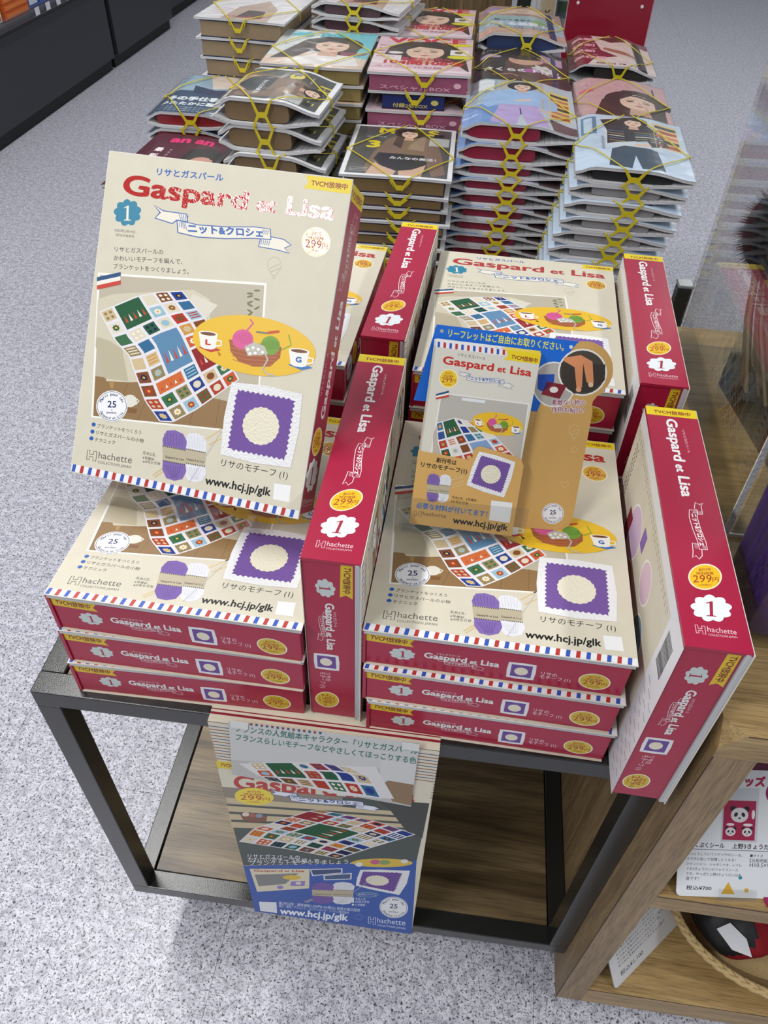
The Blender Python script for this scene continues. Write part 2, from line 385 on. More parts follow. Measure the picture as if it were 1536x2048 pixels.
def g_banner(P, ln, fill=None, lw=1.9, word='ニット&クロシェ', wcol=None, hatch=True):
    # 200 x 60 units: two tails and a waved body
    body = [(32, 30), (60, 26), (100, 30), (140, 38), (164, 38)]; bot = [(166, 16), (140, 14), (100, 6), (60, 2), (34, 6)]
    lt = [(2, 52), (14, 44), (44, 44), (46, 30), (32, 30), (26, 22), (4, 28), (10, 40)]
    rt = [(198, 10), (186, 20), (166, 22), (166, 16), (150, 15), (148, -2), (176, -4), (196, -8), (188, 2)]
    for sh in (lt, rt):
        if fill: P.poly(sh, fill)
    if fill: P.poly(body + bot, fill)
    for sh in (lt, rt): P.line(sh, lw, ln, True)
    if fill: P.poly([(33, 29), (60, 25), (100, 29), (140, 37), (163, 37)] + [(165, 17), (140, 15), (100, 7), (60, 3), (35, 7)], fill)
    P.line(body + bot, lw, ln, True)
    if hatch:
        for i in range(5): P.line([(36 + i * 1.6, 28), (36 + i * 2.4, 17 - i)], .7, ln); P.line([(46 - i * 3, 42), (45 - i * 2, 32)], .7, ln); P.line([(162 - i * 2, 35), (160 - i * 3, 25)], .7, ln); P.line([(152 + i * 3, 13), (151 + i * 3, 3)], .7, ln); P.L -= 4
    P.text(word, (47, 10), (154, 20), wcol or ln, h=19, bold=.045)
def g_title(P, col, bold=.033):
    # 400 x 70 units, slightly bouncing letters
    P.text('Gaspard', (0, 4), (246, 2), col, h=60, bold=bold); P.text('et', (264, 2), (306, 3), col, h=48, bold=bold); P.text('Lisa', (326, 3), (432, 2), col, h=60, bold=bold)
def g_cup(P, letter, lc, sauc):
    P.poly([(5, 18), (60, 0), (105, 18), (50, 36)], sauc); P.line([(84, 62), (104, 60), (104, 40), (80, 34)], 7, '#e8e6df')
    P.poly([(8, 88), (88, 88), (80, 22), (62, 14), (32, 14), (16, 22)], '#e8e6df'); P.ell(48, 88, 40, 11, '#f1efe8'); P.ell(48, 87, 33, 8, '#6d4026')
    P.text(letter, (36, 36), (60, 36), lc, h=34, bold=.05)
def g_table(P):
    # on the display copy's tracing (sheet 2)
    P.ell(935, 72, 298, 140, '#e0b427', 10, n=44)
    P.line([(915, -55), (930, -35), (900, 0)], 9, '#c95a8c'); P.line([(1100, 20), (1112, 70), (1050, 100)], 6, '#6f9a33')
    sub(P, g_cup, unit([(660, -5), (775, 8), (770, 110), (662, 95)]), 'L', '#c33327', '#b8321f')
    sub(P, g_cup, unit([(1092, 78), (1215, 92), (1208, 196), (1090, 180)]), 'G', '#1f62a8', '#2f6fb4')
    P.poly([(815, 42), (1065, 78), (1058, 130), (1010, 172), (930, 172), (860, 145), (822, 100)], '#9c5431')
    for k in range(5): P.line([(820 + k * 3, 62 + k * 19), (900, 80 + k * 20), (1060 - k * 9, 98 + k * 16)], 3, '#b9703f'); P.L -= 1
    P.L += 1
    P.ell(880, 42, 50, 48, '#d0568f'); P.ell(1012, 72, 46, 46, '#6f9a33')
    for k in range(5):
        P.line([(838 + k * 9, 30 + k * 8), (885, 10 + k * 12), (922, 25 + k * 8)], 3, '#b9427a'); P.line([(972 + k * 6, 60 + k * 8), (1015, 45 + k * 10), (1052, 62 + k * 6)], 3, '#577f24'); P.L -= 2
    P.L += 2
    P.poly([(888, 78), (935, 55), (985, 75), (1000, 110), (970, 120), (940, 118), (905, 122)], '#b7b3a8')
    for x, y in ((905, 90), (930, 82), (955, 90), (975, 104), (940, 108), (915, 110)): P.ell(x, y, 8, 7, '#e9e7df', n=10); P.L -= 1
    P.L += 1
    P.line([(985, 100), (1000, 140), (975, 185), (1000, 210), (1030, 214)], 8, '#b7b3a8')
    P.line([(945, 6), (1000, 12)], 7, '#6d6d70'); P.line([(1000, 10), (1055, 4)], 11, '#c8442c')
PAL = ['#b23a2e', '#2c5a40', '#2a3f86', '#c8b48e', '#c98f45', '#d9d3c4', '#a9402f', '#39698f', '#7d4a2c', '#d7cdb6', '#3f6b4a', '#c45a36', '#242a4a', '#8f7d55', '#93b6c4']
def g_blanket(P, top, right, bottom, left, nu, nv, big, seed=3, simple=False):
    def ev(pl, t):
        L = [0]
        for a, b in zip(pl, pl[1:]): L.append(L[-1] + math.hypot(b[0] - a[0], b[1] - a[1]))
        d = t * L[-1]
        for i in range(len(pl) - 1):
            if d <= L[i + 1] + 1e-9:
                q = (d - L[i]) / max(1e-9, L[i + 1] - L[i]); return (pl[i][0] + (pl[i + 1][0] - pl[i][0]) * q, pl[i][1] + (pl[i + 1][1] - pl[i][1]) * q)
        return pl[-1]
    def S(u, v):
        T, B, Lf, R = ev(top, u), ev(bottom, u), ev(left, v), ev(right, v); c = (top[0], top[-1], bottom[0], bottom[-1])
        return tuple((1 - v) * T[i] + v * B[i] + (1 - u) * Lf[i] + u * R[i] - ((1 - u) * (1 - v) * c[0][i] + u * (1 - v) * c[1][i] + (1 - u) * v * c[2][i] + u * v * c[3][i]) for i in (0, 1))
    n = 24; out = [S(i / n, 0) for i in range(n)] + [S(1, i / n) for i in range(n)] + [S(1 - i / n, 1) for i in range(n)] + [S(0, 1 - i / n) for i in range(n)]
    P.poly(out, mat('#dfdce0', .8, .2, mottle=.1, mscale=200)); rnd = random.Random(seed); used = set(); base = P.L
    cells = []
    for (i, j, w, h, c) in big:
        cells.append((i, j, w, h, c))
        for a in range(w):
            for b in range(h): used.add((i + a, j + b))
    for j in range(nv):
        for i in range(nu):
            if (i, j) not in used: cells.append((i, j, 1, 1, rnd.choice(PAL)))
    for (i, j, w, h, c) in cells:
        P.L = base; g = .1
        def Q(a, b): return S((i + g + (w - 2 * g) * a) / nu, (j + g + (h - 2 * g) * b) / nv)
        m = 5
        P.poly([Q(k / m, 0) for k in range(m)] + [Q(1, k / m) for k in range(m)] + [Q(1 - k / m, 1) for k in range(m)] + [Q(0, 1 - k / m) for k in range(m)], mat(c, .85, .2))
        if simple: continue
        k = rnd.randrange(6); c2 = rnd.choice([x for x in PAL if x != c] + ['#e5dfd0'] * 4)
        if w > 1:
            for q in range(5): P.poly([Q(.1 + .18 * q, .75), Q(.2 + .18 * q, .75), Q(.15 + .18 * q, .45)], mat('#e5dfd0' if q % 2 else '#c04b3a', .85, .2))
            continue
        if k < 2:
            P.poly([Q(.5 + (.34 if q % 2 else .22) * math.cos(q * .3927), .5 + (.34 if q % 2 else .22) * math.sin(q * .3927)) for q in range(16)], mat(c2, .85, .2)); P.poly([Q(.5 + .12 * math.cos(q), .5 + .12 * math.sin(q)) for q in range(6)], mat('#d8a93c', .85, .2))
        elif k == 2:
            for q in range(3): P.poly([Q(.1, .15 + .28 * q), Q(.9, .15 + .28 * q), Q(.9, .27 + .28 * q), Q(.1, .27 + .28 * q)], mat(c2, .85, .2)); P.L -= 1
        elif k == 3:
            for a in (.28, .72):
                for b in (.28, .72): P.poly([Q(a + .15 * math.cos(q), b + .15 * math.sin(q)) for q in range(6)], mat(c2, .85, .2)); P.L -= 1
        elif k == 4: P.poly([Q(.5 + .33 * math.cos(q * .7), .5 + .33 * math.sin(q * .7)) for q in range(9)], mat(c2, .85, .2))
    P.L = base + 5
def g_yarn(P):
    # 100 x 100: a lilac ball in front of a white one, each with a paper band
    P.line([(-22, 6), (0, 22)], 2.2, '#cdb37c'); P.line([(-18, 2), (2, 17)], 2.2, '#cdb37c')
    for x0, x1, c, c2 in ((48, 98, '#dcdce2', '#c3c4cc'), (0, 52, '#7f66a8', '#5f4a88')):
        P.poly([(x0 + 8, 98), (x0 + (x1 - x0) * .5, 101), (x1 - 8, 96), (x1 + 1, 82), (x1 - 2, 60), (x1 - 2, 40), (x1 + 1, 20), (x1 - 8, 4), (x0 + (x1 - x0) * .5, -1), (x0 + 8, 3), (x0 - 1, 20), (x0 + 1, 45), (x0 + 1, 60), (x0 - 1, 80)], mat(c, .85, .2, mottle=.12, mscale=500)); b = P.L
        for k in range(7):
            P.L = b; d = (x1 - x0) / 7 * k
            P.line([(x0 + 3 + d * .9, 95 - abs(3 - k)), (x0 + 6 + d * .8, 70)], 1.1, c2); P.line([(x0 + 5 + d * .8, 30), (x0 + (x1 - x0) / 2 + (k - 3) * 2, 5)], 1.1, c2)
        P.L = b + 1
        P.poly([(x0 - 1, 68), (x1 - 1, 64), (x1 - 2, 34), (x0, 38)], '#b5aa90')
        for k in range(12): P.rect(x0 + k * (x1 - x0) / 12, 65.5 - k * .3, x0 + (k + .5) * (x1 - x0) / 12, 68 - k * .3, '#3c3a3a'); P.L -= 1; P.rect(x0 + k * (x1 - x0) / 12, 36.5 - k * .3, x0 + (k + .5) * (x1 - x0) / 12, 39 - k * .3, '#3c3a3a'); P.L -= 1
        P.L += 1
        P.text('Gaspard et Lisa', (x0 + 5, 44), (x1 - 5, 42), '#463f3a', bold=.02)
    P.line([(60, -2), (132, 112)], 1.1, '#b9b9bd')
def g_hachette(P, col, small=True):
    # 200 x 60
    for a in ([(0, 12), (0, 52), (12, 52), (12, 36), (30, 36)], [(44, 50), (44, 10), (30, 10), (30, 26), (12, 26)], [(30, 36), (30, 50), (44, 50)], [(12, 26), (12, 12), (0, 12)]): P.line(a, 3, col); P.L -= 1
    P.L += 1
    P.text('hachette', (54, 24), (198, 24), col, h=40, bold=.0)
    if small: P.text('COLLECTIONS JAPAN', (54, 4), (198, 4), col, h=15)
def g_flag(P):
    P.poly([(0, 70), (100, 100), (100, 76), (0, 46)], '#1e4a78'); P.poly([(0, 46), (100, 76), (100, 52), (0, 22)], '#e6e1d6'); P.poly([(0, 22), (100, 52), (100, 28), (0, -2)], '#c23b2c')
def g_balloon(P, col):
    P.line([(50 + 40 * math.cos(math.radians(a)), 62 + 36 * math.sin(math.radians(a))) for a in range(-40, 221, 20)] + [(42, 16), (58, 16)], 3, col, True)
    P.line([(42, 14), (44, 2), (56, 2), (58, 14)], 3, col, True); P.line([(20, 45), (82, 70)], 3, col); P.line([(30, 32), (88, 52)], 3, col)
def g_stripes(P, x0, x1, y0, y1, n=27, skew=-.9):
    P.rect(x0, y0, x1, y1, '#e6e6e8'); w = (x1 - x0) / n
    for i in range(n):
        a = x0 + w * (i + .15); P.poly([(a + skew, y0), (a + skew + w * .42, y0), (a + w * .42, y1), (a, y1)], '#3355b0' if i % 2 == 0 else '#b5352f'); P.L -= 1
    P.L += 1

CW, CH = 215.0, 275.0
Q1 = [(242.4, 52.8), (1399, 194.4), (1145, 1817), (52, 1590)]
f1 = sheet(Q1, CW, CH)
f2 = sheet([(x, y - 912) for x, y in Q1], CW, CH)
def photo_scene(P):
    P.poly([(184, 632), (994, 684), (948, -908 + 912 + 494 + 912), (150, 418 + 912)], '#e9e7df'); P.L += 0
    P.poly([(194, 643), (982, 695), (942, 1400), (160, 1322)], '#b6ad98')                 # wall
    P.poly([(170, 1130), (330, 1150), (944, 1280), (942, 1400), (160, 1322)], '#8b6c45')  # parquet floor
    for k in range(6): P.line([(330 + k * 110, 1165 + k * 18), (250 + k * 125, 1335 + k * 9)], 2, '#6d5334'); P.L -= 1
    P.L += 1
    P.poly([(184, 760), (260, 735), (640, 715), (720, 760), (730, 1150), (330, 1160), (225, 1155), (172, 985)], '#c9c1ab')   # settee
    P.poly([(172, 985), (215, 1140), (330, 1155), (300, 1000), (240, 960), (178, 940)], '#b5ab92')
    P.poly([(238, 1160), (262, 1160), (256, 1190), (244, 1190)], '#a8834c')
    P.poly([(640, 735), (760, 790), (690, 870), (600, 800)], '#d3cdbd')
    for k in range(9): P.ell(925 + 22 * math.cos(k * 2.1), 720 + k * 14, 16, 5, '#6c7040', 40 * math.sin(k * 3), n=8); P.L -= 1
    P.L += 1
    P.ell(338, 912 + 338, 34, 30, '#d9d5c8'); P.line([(370, 1240), (382, 1250), (366, 1268)], 6, '#d9d5c8'); P.poly([(300, 1280), (372, 1288), (366, 1310), (300, 1302)], '#7c5530')
def cover_art():
    P = Print()
    P.rect(0, 0, CW, CH, CREAM)
    g_stripes(P, 0, CW, 0, 6.6)
    b = P.L
    P.use(f1); photo_scene(P)
    g_blanket(P, [(190, 820), (370, 745), (480, 725), (590, 720)], [(590, 720), (700, 850), (760, 960), (865, 1147)],
              [(480, 1349), (545, 1354), (660, 1292), (865, 1147)], [(190, 820), (265, 960), (330, 1030), (372, 1150), (410, 1252), (480, 1349)], 6, 9,
              [(1, 0, 2, 2, '#2f5b3f'), (2, 3, 2, 3, '#5f86a8'), (4, 5, 2, 2, '#8e2f33'), (1, 6, 2, 1, '#c96a3c')])
    t = P.L; P.L = b
    P.text('リサとガスパール', (466, 165), (785, 196), '#2358a8', h=38, bold=.03, up=-1)
    sub(P, g_title, homog([(0, 0), (432, 0), (432, 60), (0, 60)], [(300, 262), (1312, 388), (1328, 270), (314, 132)]), TITLE_RED)
    P.L = b
    sub(P, g_one, unit([(262, 280), (396, 282), (392, 412), (258, 410)]), '#2b7d9b', '#e3ddca')
    P.text('2025年2月19日、', (263, 434), (370, 446), '#6a6862', up=-1); P.text('2月26日合併号', (268, 455), (358, 466), '#6a6862', up=-1); P.L = b
    sub(P, g_banner, homog([(0, 56), (200, 46), (200, -12), (0, 4)], [(448, 300), (1120, 425), (1112, 552), (440, 430)]), '#2358a8', '#e2dccb')
    P.L = b; P.text('リサとガスパールの', (264, 530), (497, 546), '#20201e', h=28, up=-1)
    P.text('かわいいモチーフを編んで、', (260, 572), (590, 592), '#20201e', h=28, up=-1); P.text('ブランケットをつくりましょう。', (258, 612), (620, 640), '#20201e', h=28, up=-1)
    P.L = b; sub(P, g_price, unit([(1164, 412), (1302, 424), (1293, 568), (1155, 552)]), PRICE_YEL)
    P.L = b; P.poly([(1178, 171), (1399, 196), (1390, 262), (1165, 232), (1192, 203)], '#dcc41c'); P.text('TVCM放映中', (1203, 218), (1376, 240), '#8a3020', bold=.03, h=32, up=-1)
    P.L = b; sub(P, g_balloon, unit([(990, 555), (1072, 560), (1068, 668), (988, 662)]), '#b3ab93')
    P.L = t; sub(P, g_flag, unit([(180, 630), (294, 630), (294, 712), (180, 712)]))
    P.use(f2); P.L = t; g_table(P)
    P.L = t; sub(P, g_motif, unit([(822, 238), (1175, 300), (1117, 668), (766, 600)]))
    P.L = t; sub(P, g_badge, unit([(178, 285), (330, 290), (324, 442), (172, 436)]))
    P.L = b
    for (x, y, tx, ty, ex, ey, s) in ((162, 452, 178, 465, 390, 500, 'ブランケットをつくろう'), (156, 486, 172, 498, 402, 540, 'リサとガスパールの小物'), (151, 519, 166, 532, 264, 548, 'テクニック')):
        P.ell(x, y, 10, 10, '#2358a8', n=16); P.text(s, (tx, ty), (ex, ey), '#20201e', h=22, up=-1)
    P.L = b; sub(P, g_hachette, homog([(0, 52), (200, 52), (200, 2), (0, 2)], [(132, 575), (352, 606), (344, 668), (126, 632)]), '#5f5c55')
    P.L = b
    for s, y, x1 in (('毛糸2玉、', 598, 464), ('6号棒針、', 621, 460), ('6/0号かぎ針', 640, 484)): P.text(s, (398, y - 4), (x1, y + 8), '#20201e', up=-1)
    sub(P, g_yarn, unit([(497, 474), (712, 502), (705, 735), (495, 716)]))
    P.L = b; P.line([(705, 522), (795, 464)], 6, '#cdb37c'); P.line([(718, 550), (812, 500)], 6, '#cdb37c'); P.ell(793, 465, 8, 8, '#b4935a', n=10); P.ell(812, 500, 8, 8, '#b4935a', n=10)
    P.L = b; P.text('リサのモチーフ (1)', (775, 650), (1095, 712), '#1b1b1b', h=42, up=-1)
    P.L = b; P.text('www.hcj.jp/glk', (697, 738), (1013, 796), '#141414', h=56, bold=.03, up=-1)
    P.L = b; P.poly([(1032, 735), (1112, 746), (1104, 826), (1026, 812)], '#e6e6e6')
    return P
COVER = cover_art()
def end_face(yellow_left=True):      # bottom end of the carton: W wide, 40 mm high
    f = sheet([(62, 712), (1455, 895), (1398, 1068), (66, 893)], 211, 40); P = Print(); P.use(f)
    P.poly([(62, 720), (324, 755), (298, 776), (318, 800), (64, 762)], '#d8b92a'); P.text('TVCM放映中', (84, 752), (282, 783), '#7a2c1c', h=31, bold=.03, up=-1)
    b = P.L = 0
    P.L = 1; sub(P, g_one, unit([(188, 798), (330, 815), (328, 882), (190, 872)]), '#c4ccca', '#a2283e')
    P.L = 1; P.text('リサとガスパール', (440, 842), (565, 855), '#e8dede', h=14, up=-1)
    P.use(lambda x, y: (x, y)); sub(P, g_title, run(f, (374, 862), (770, 912), 9.6), '#dfe2df'); P.use(f)
    P.L = 1; P.use(lambda x, y: (x, y)); sub(P, g_banner, run(f, (440, 895), (696, 930), 8.5, 200, 52), '#e3d6d8', None, 2.4); P.use(f)
    P.L = 1; sub(P, g_motif, unit([(818, 874), (968, 892), (952, 986), (806, 968)]), False)
    P.L = 1; P.text('リサの', (988, 950), (1070, 962), '#ead8dc', h=26, up=-1); P.text('モチーフ (1)', (982, 970), (1140, 990), '#ead8dc', h=24, up=-1)
    P.L = 1; sub(P, g_price, unit([(1184, 928), (1350, 945), (1342, 1040), (1178, 1022)]))
    return P
def spine_face():                    # u: head -> foot (0..275), v: 0..40 towards the cover
    f = homog([(431, 74), (679, 119), (952, 1264), (614, 1224)], [(0, 0), (0, 40), (275, 40), (275, 0)]); P = Print()
    P.rect(0, 0, 13, 40, '#e0c71a'); P.text('TVCM放映中', (9.6, 6), (9.6, 35), '#8a2c1c', h=6.2, bold=.03); P.use(f)
    P.L = 0; P.text('リサとガスパール', (611, 203), (640, 312), '#f0dfe2', h=14, up=-1)
    P.use(lambda x, y: (x, y)); sub(P, g_title, run(f, (528, 142), (606, 512), 11.5), '#ecebea')
    P.L = 0; sub(P, g_banner, run(f, (625, 530), (672, 810), 13, 200, 56), '#efe2e4', None, 2.2); P.use(f)
    P.L = 0; sub(P, g_price, unit([(632, 832), (797, 832), (800, 955), (634, 955)]), mat('#e8b91e', .4, .4))
    P.L = 0; sub(P, g_one, unit([(640, 970), (848, 985), (848, 1115), (645, 1100)]), '#e6ebee', '#a2283e')
    P.L = 0; sub(P, g_hachette, homog([(0, 52), (200, 52), (200, 2), (0, 2)], [(664, 1120), (866, 1142), (872, 1186), (672, 1168)]), '#e6c6cd')
    return P
def right_face():                    # u: foot -> head, v towards the cover
    P = Print(); up = lambda s, t, a, b: (lambda x, y: (a + y * t, b - x * s))
    P.rect(262, 0, 275, 40, '#e0c71a'); sub(P, lambda Q: Q.text('TVCM放映中', (5, 2), (95, 2), '#8a2c1c', h=20, bold=.03), up(.36, .4, 264, 38))
    P.L = 0; sub(P, g_title, place(.235, .235, 84, 11), '#ecebea'); P.L = 0; P.text('リサとガスパール', (104, 29), (140, 29), '#f0dfe2', h=4)
    P.L = 0; sub(P, g_banner, place(.34, .34, 190, 12), '#efe2e4', None, 1.6)
    P.L = 0; sub(P, g_price, up(.25, .25, 52, 33), mat('#e8b91e', .4, .4)); P.L = 0; sub(P, g_one, up(.3, .3, 20, 35), '#e6ebee', '#a2283e')
    P.L = 0; sub(P, g_hachette, up(.15, .15, 7, 35), '#e6c6cd')
    return P
def back_face():                     # u: head -> foot, v: -215..0 down from the spine
    P = Print(); P.rect(0, -215, 275, 0, CREAM); rnd = random.Random(4)
    P.rect(0, -14, 275, 0, '#dcdcde'); P.rect(236, -215, 275, 0, '#dcdce0')
    b = P.L
    for k in range(22): P.rect(243, -22 - k * 1.7, 262, -21 - k * 1.7 + rnd.random() * .5, '#2b2b2b'); P.L -= 1
    for k in range(26): P.rect(244 + (k % 3) * 9, -78 - k * 5, 250 + (k % 3) * 9 + rnd.random() * 4, -77.2 - k * 5, '#4c4c50'); P.L -= 1
    for k in range(30): P.rect(8 + k * 7.4, -20, 13 + k * 7.4, -19.3, '#5c564e'); P.L -= 1; P.rect(8 + k * 7.4, -24, 12 + k * 7.4, -23.3, '#5c564e'); P.L -= 1
    for k in range(60): P.rect(14 + (k // 20) * 5, -34 - (k % 20) * 6, 16 + (k // 20) * 5, -30 - (k % 20) * 6, '#5c564e'); P.L -= 1
    P.L += 1
    for u, v, r, c in ((95, -70, 26, '#cdb2cf'), (120, -110, 22, '#b9a06c'), (165, -60, 20, '#d8b9c8'), (150, -140, 24, '#a8584e'), (190, -100, 20, '#3f6f86')): P.ell(u, v, r, r, '#e9e7df'); P.L -= 1
    P.L += 1
    for u, v, r, c in ((95, -70, 24, '#cdb2cf'), (120, -110, 20, '#b9a06c'), (165, -60, 18, '#d8b9c8'), (150, -140, 22, '#a8584e'), (190, -100, 18, '#6d8f9c')): P.ell(u, v, r, r, c); P.L -= 1
    P.L += 1
    for u, v, w, h, c in ((60, -110, 18, 40, '#8a3038'), (88, -128, 16, 44, '#d7d0c0'), (118, -60, 14, 20, '#7a55a8'), (205, -150, 12, 38, '#c9b070')): P.rect(u, v, u + w, v + h, c); P.L -= 1
    P.L += 1
    return P

# ------------------------------------------------------------------ the magazine kit (flat: x width, y height, z thickness, cover up)
BW, BH, BT, MT = 0.215, 0.2748, 0.0463, 0.0055
END, SPINE, RIGHTF, BACK = end_face(), spine_face(), right_face(), back_face()
def make_kit():
    t = empty('magazine_kit')
    e = .0018; zt = BT - MT
    MB().bbox((e, e, .0), (BW - e, BH - e, zt), .0007).build('carton', RED, t)
    # magazine on the carton: sheets with slightly uneven edges, board cover on top
    pg = MB(); rnd = random.Random(5)
    for k in range(4):
        d = rnd.uniform(-.0004, .0006); pg.box((d, d, zt + .0001 + k * .0011), (BW - d, BH - d, zt + .0011 + k * .0011))
    pg.build('pages', PAGES, t)
    c = MB().bbox((-.0008, -.0008, BT - .0009), (BW + .0008, BH + .0008, BT), .0003).build('front_cover', mat('#d8d4c8', .5, .3), t)
    COVER.mesh('cover_print', c, Matrix.Translation((0, 0, BT + .00008)))
    car = t.children[0]
    s = (BW - 2 * e) / .211
    E_ = END.mesh('end_print', car, Matrix.Translation((e, e - .00006, 0)) @ Matrix(((1, 0, 0, 0), (0, 0, -1, 0), (0, 1, 0, 0), (0, 0, 0, 1))) @ Matrix.Scale(zt / .040, 4, (0, 1, 0)))
    # spine print on x = e, outward -x ; u runs head -> foot (-y), v up (z)
    MB().box((-.0012, .0004, 0), (e - .0001, BH - .0004, BT - .0010)).build('spine_board', RED, car)
    SPINE.mesh('spine_print', car, Matrix.Translation((-.00126, BH - .0002, 0)) @ Matrix(((0, 0, -1, 0), (-1, 0, 0, 0), (0, 1, 0, 0), (0, 0, 0, 1))) @ Matrix.Scale((BT - .001) / .040, 4, (0, 1, 0)))
    # right side on x = W - e, outward +x ; u foot -> head (+y), v up
    RIGHTF.mesh('side_print', car, Matrix.Translation((BW - e + .00006, .0002, 0)) @ Matrix(((0, 0, 1, 0), (1, 0, 0, 0), (0, 1, 0, 0), (0, 0, 0, 1))) @ Matrix.Scale(zt / .040, 4, (0, 1, 0)))
    # back on z = 0, outward -z ; u head -> foot (-y), v: 0 at the spine (x = 0) going to +x
    BACK.mesh('back_print', car, Matrix.Translation((e, BH - .0002, -.00006)) @ Matrix(((0, -.98, 0, 0), (-1, 0, 0, 0), (0, 0, -1, 0), (0, 0, 0, 1))))
    return t
KIT = make_kit()
kit_used = [False]
def kit(label, M, group='magazine kits in red cartons'):
    o = KIT if not kit_used[0] else copy_tree(KIT); kit_used[0] = True
    M = M.copy(); M.translation.z += ZT
    o.matrix_world = M; o.location = M.to_translation(); o.rotation_euler = M.to_euler(); o.scale = (1, 1, 1)
    return tag(o, label, 'magazine kit', group)
def flatM(x, y, yaw, z): return Matrix.Translation((x, y, z)) @ Matrix.Rotation(yaw, 4, 'Z')
def standM(x, y, yaw, z, R=None):   # spine up, cover to the right
    rot = R if R else Matrix.Rotation(yaw, 4, 'Z')
    return Matrix.Translation((x, y, z)) @ rot @ Matrix.Translation((0, 0, BW)) @ Matrix(((0, 0, 1, 0), (0, 1, 0, 0), (-1, 0, 0, 0), (0, 0, 0, 1)))
g3 = .0004
kit('topmost kit of the front left stack, under the tilted display copy', flatM(-.2640, -.0071, -.0079, 2 * BT + .0012))
kit('middle kit of the front left stack of three', flatM(-.2650, -.0085, .0100, BT + .0008))
kit('bottom kit of the front left stack, resting on the steel rail', flatM(-.2675, -.0101, .0350, g3))
kit('topmost kit of the front right stack, under the leaflet holder', flatM(0, .0, .0008, 2 * BT + .0012))
kit('middle kit of the front right stack of three', flatM(.0015, -.0045, -.004, BT + .0008))
kit('bottom kit of the front right stack, edge on the rail', flatM(.0055, -.0056, .0008, g3))
kit('upright kit spine up wedged between the two front stacks', standM(-.0480, -.0005, .0054, g3))
kit('upright kit spine up at the right front corner of the cart', standM(.2239, -.0363, 0, .0006, Matrix.Rotation(-.004, 4, 'X')))
for k in range(4):
    kit(['bottom', 'second lowest', 'third from bottom', 'topmost'][k] + ' kit of the back right stack' + (', full cover visible behind the leaflets' if k == 3 else ', behind the front right stack'), flatM(.0009 + .001 * (k % 2), .3002, -.018 - .003 * (k - 3), .0006 + k * (BT + g3) - (.004 if k == 9 else 0)))
    kit(['bottom', 'second lowest', 'third from bottom', 'topmost'][k] + ' kit of the back left stack' + (', cover seen right of the display copy' if k == 3 else ', behind the front left stack'), flatM(-.285 + .001 * (k % 2), .2990, -.02, .0006 + k * (BT + g3)))
kit('upright kit spine up between the two back stacks', standM(-.0545, .3072, -.03, .0006))
kit('upright kit spine up at the back right of the cart', standM(.2225, .2743, -.0169, .0006))
# display copy leaning on its acrylic stand
RA = Matrix(((0.99073, 0.11965, 0.06427), (-0.13406, 0.78532, 0.6044), (0.02184, -0.60741, 0.79409))).to_4x4()
SWAP = Matrix(((1, 0, 0, 0), (0, 0, -1, BT), (0, 1, 0, 0), (0, 0, 0, 1)))
MA = Matrix.Translation((-.2818, .1039, .1748)) @ RA
kit('display copy of the kit tilted towards the viewer on a clear stand', MA @ SWAP)

# ------------------------------------------------------------------ floor
flo = MB().box((-4.2, -2.2, -.05), (4.6, 8.2, -.0032)).build('floor', mat('#6c6b70', .8, .2), None, loc=(0, 0, -.64)); tag(flo, kind='structure')
TS = .4637
tile = MB().bbox((.0002, .0002, -.003), (TS - .0002, TS - .0002, 0), .0003)
tme = None
for i in range(-5, 7):
    for j in range(-4, 18):
        x = -.203 + (i) * TS; y = .18 + (j - 1) * TS
        if tme is None:
            t0 = tile.build('floor_tile', TERRAZZO, flo); tme = t0.data; o = t0
        else:
            o = bpy.data.objects.new('floor_tile', tme); COL.objects.link(o); o.parent = flo
        o.location = (x, y, 0)
wl = MB().box((-4.25, -2.2, 0), (-4.2, 8.2, 3.2)).build('wall_left', mat('#cfcdc8', .8, .2), None, loc=(0, 0, -.64)); tag(wl, kind='structure')
wb = MB().box((-4.2, 8.2, 0), (4.6, 8.25, 3.2)).build('wall_back', mat('#cfcdc8', .8, .2), None, loc=(0, 0, -.64)); tag(wb, kind='structure')

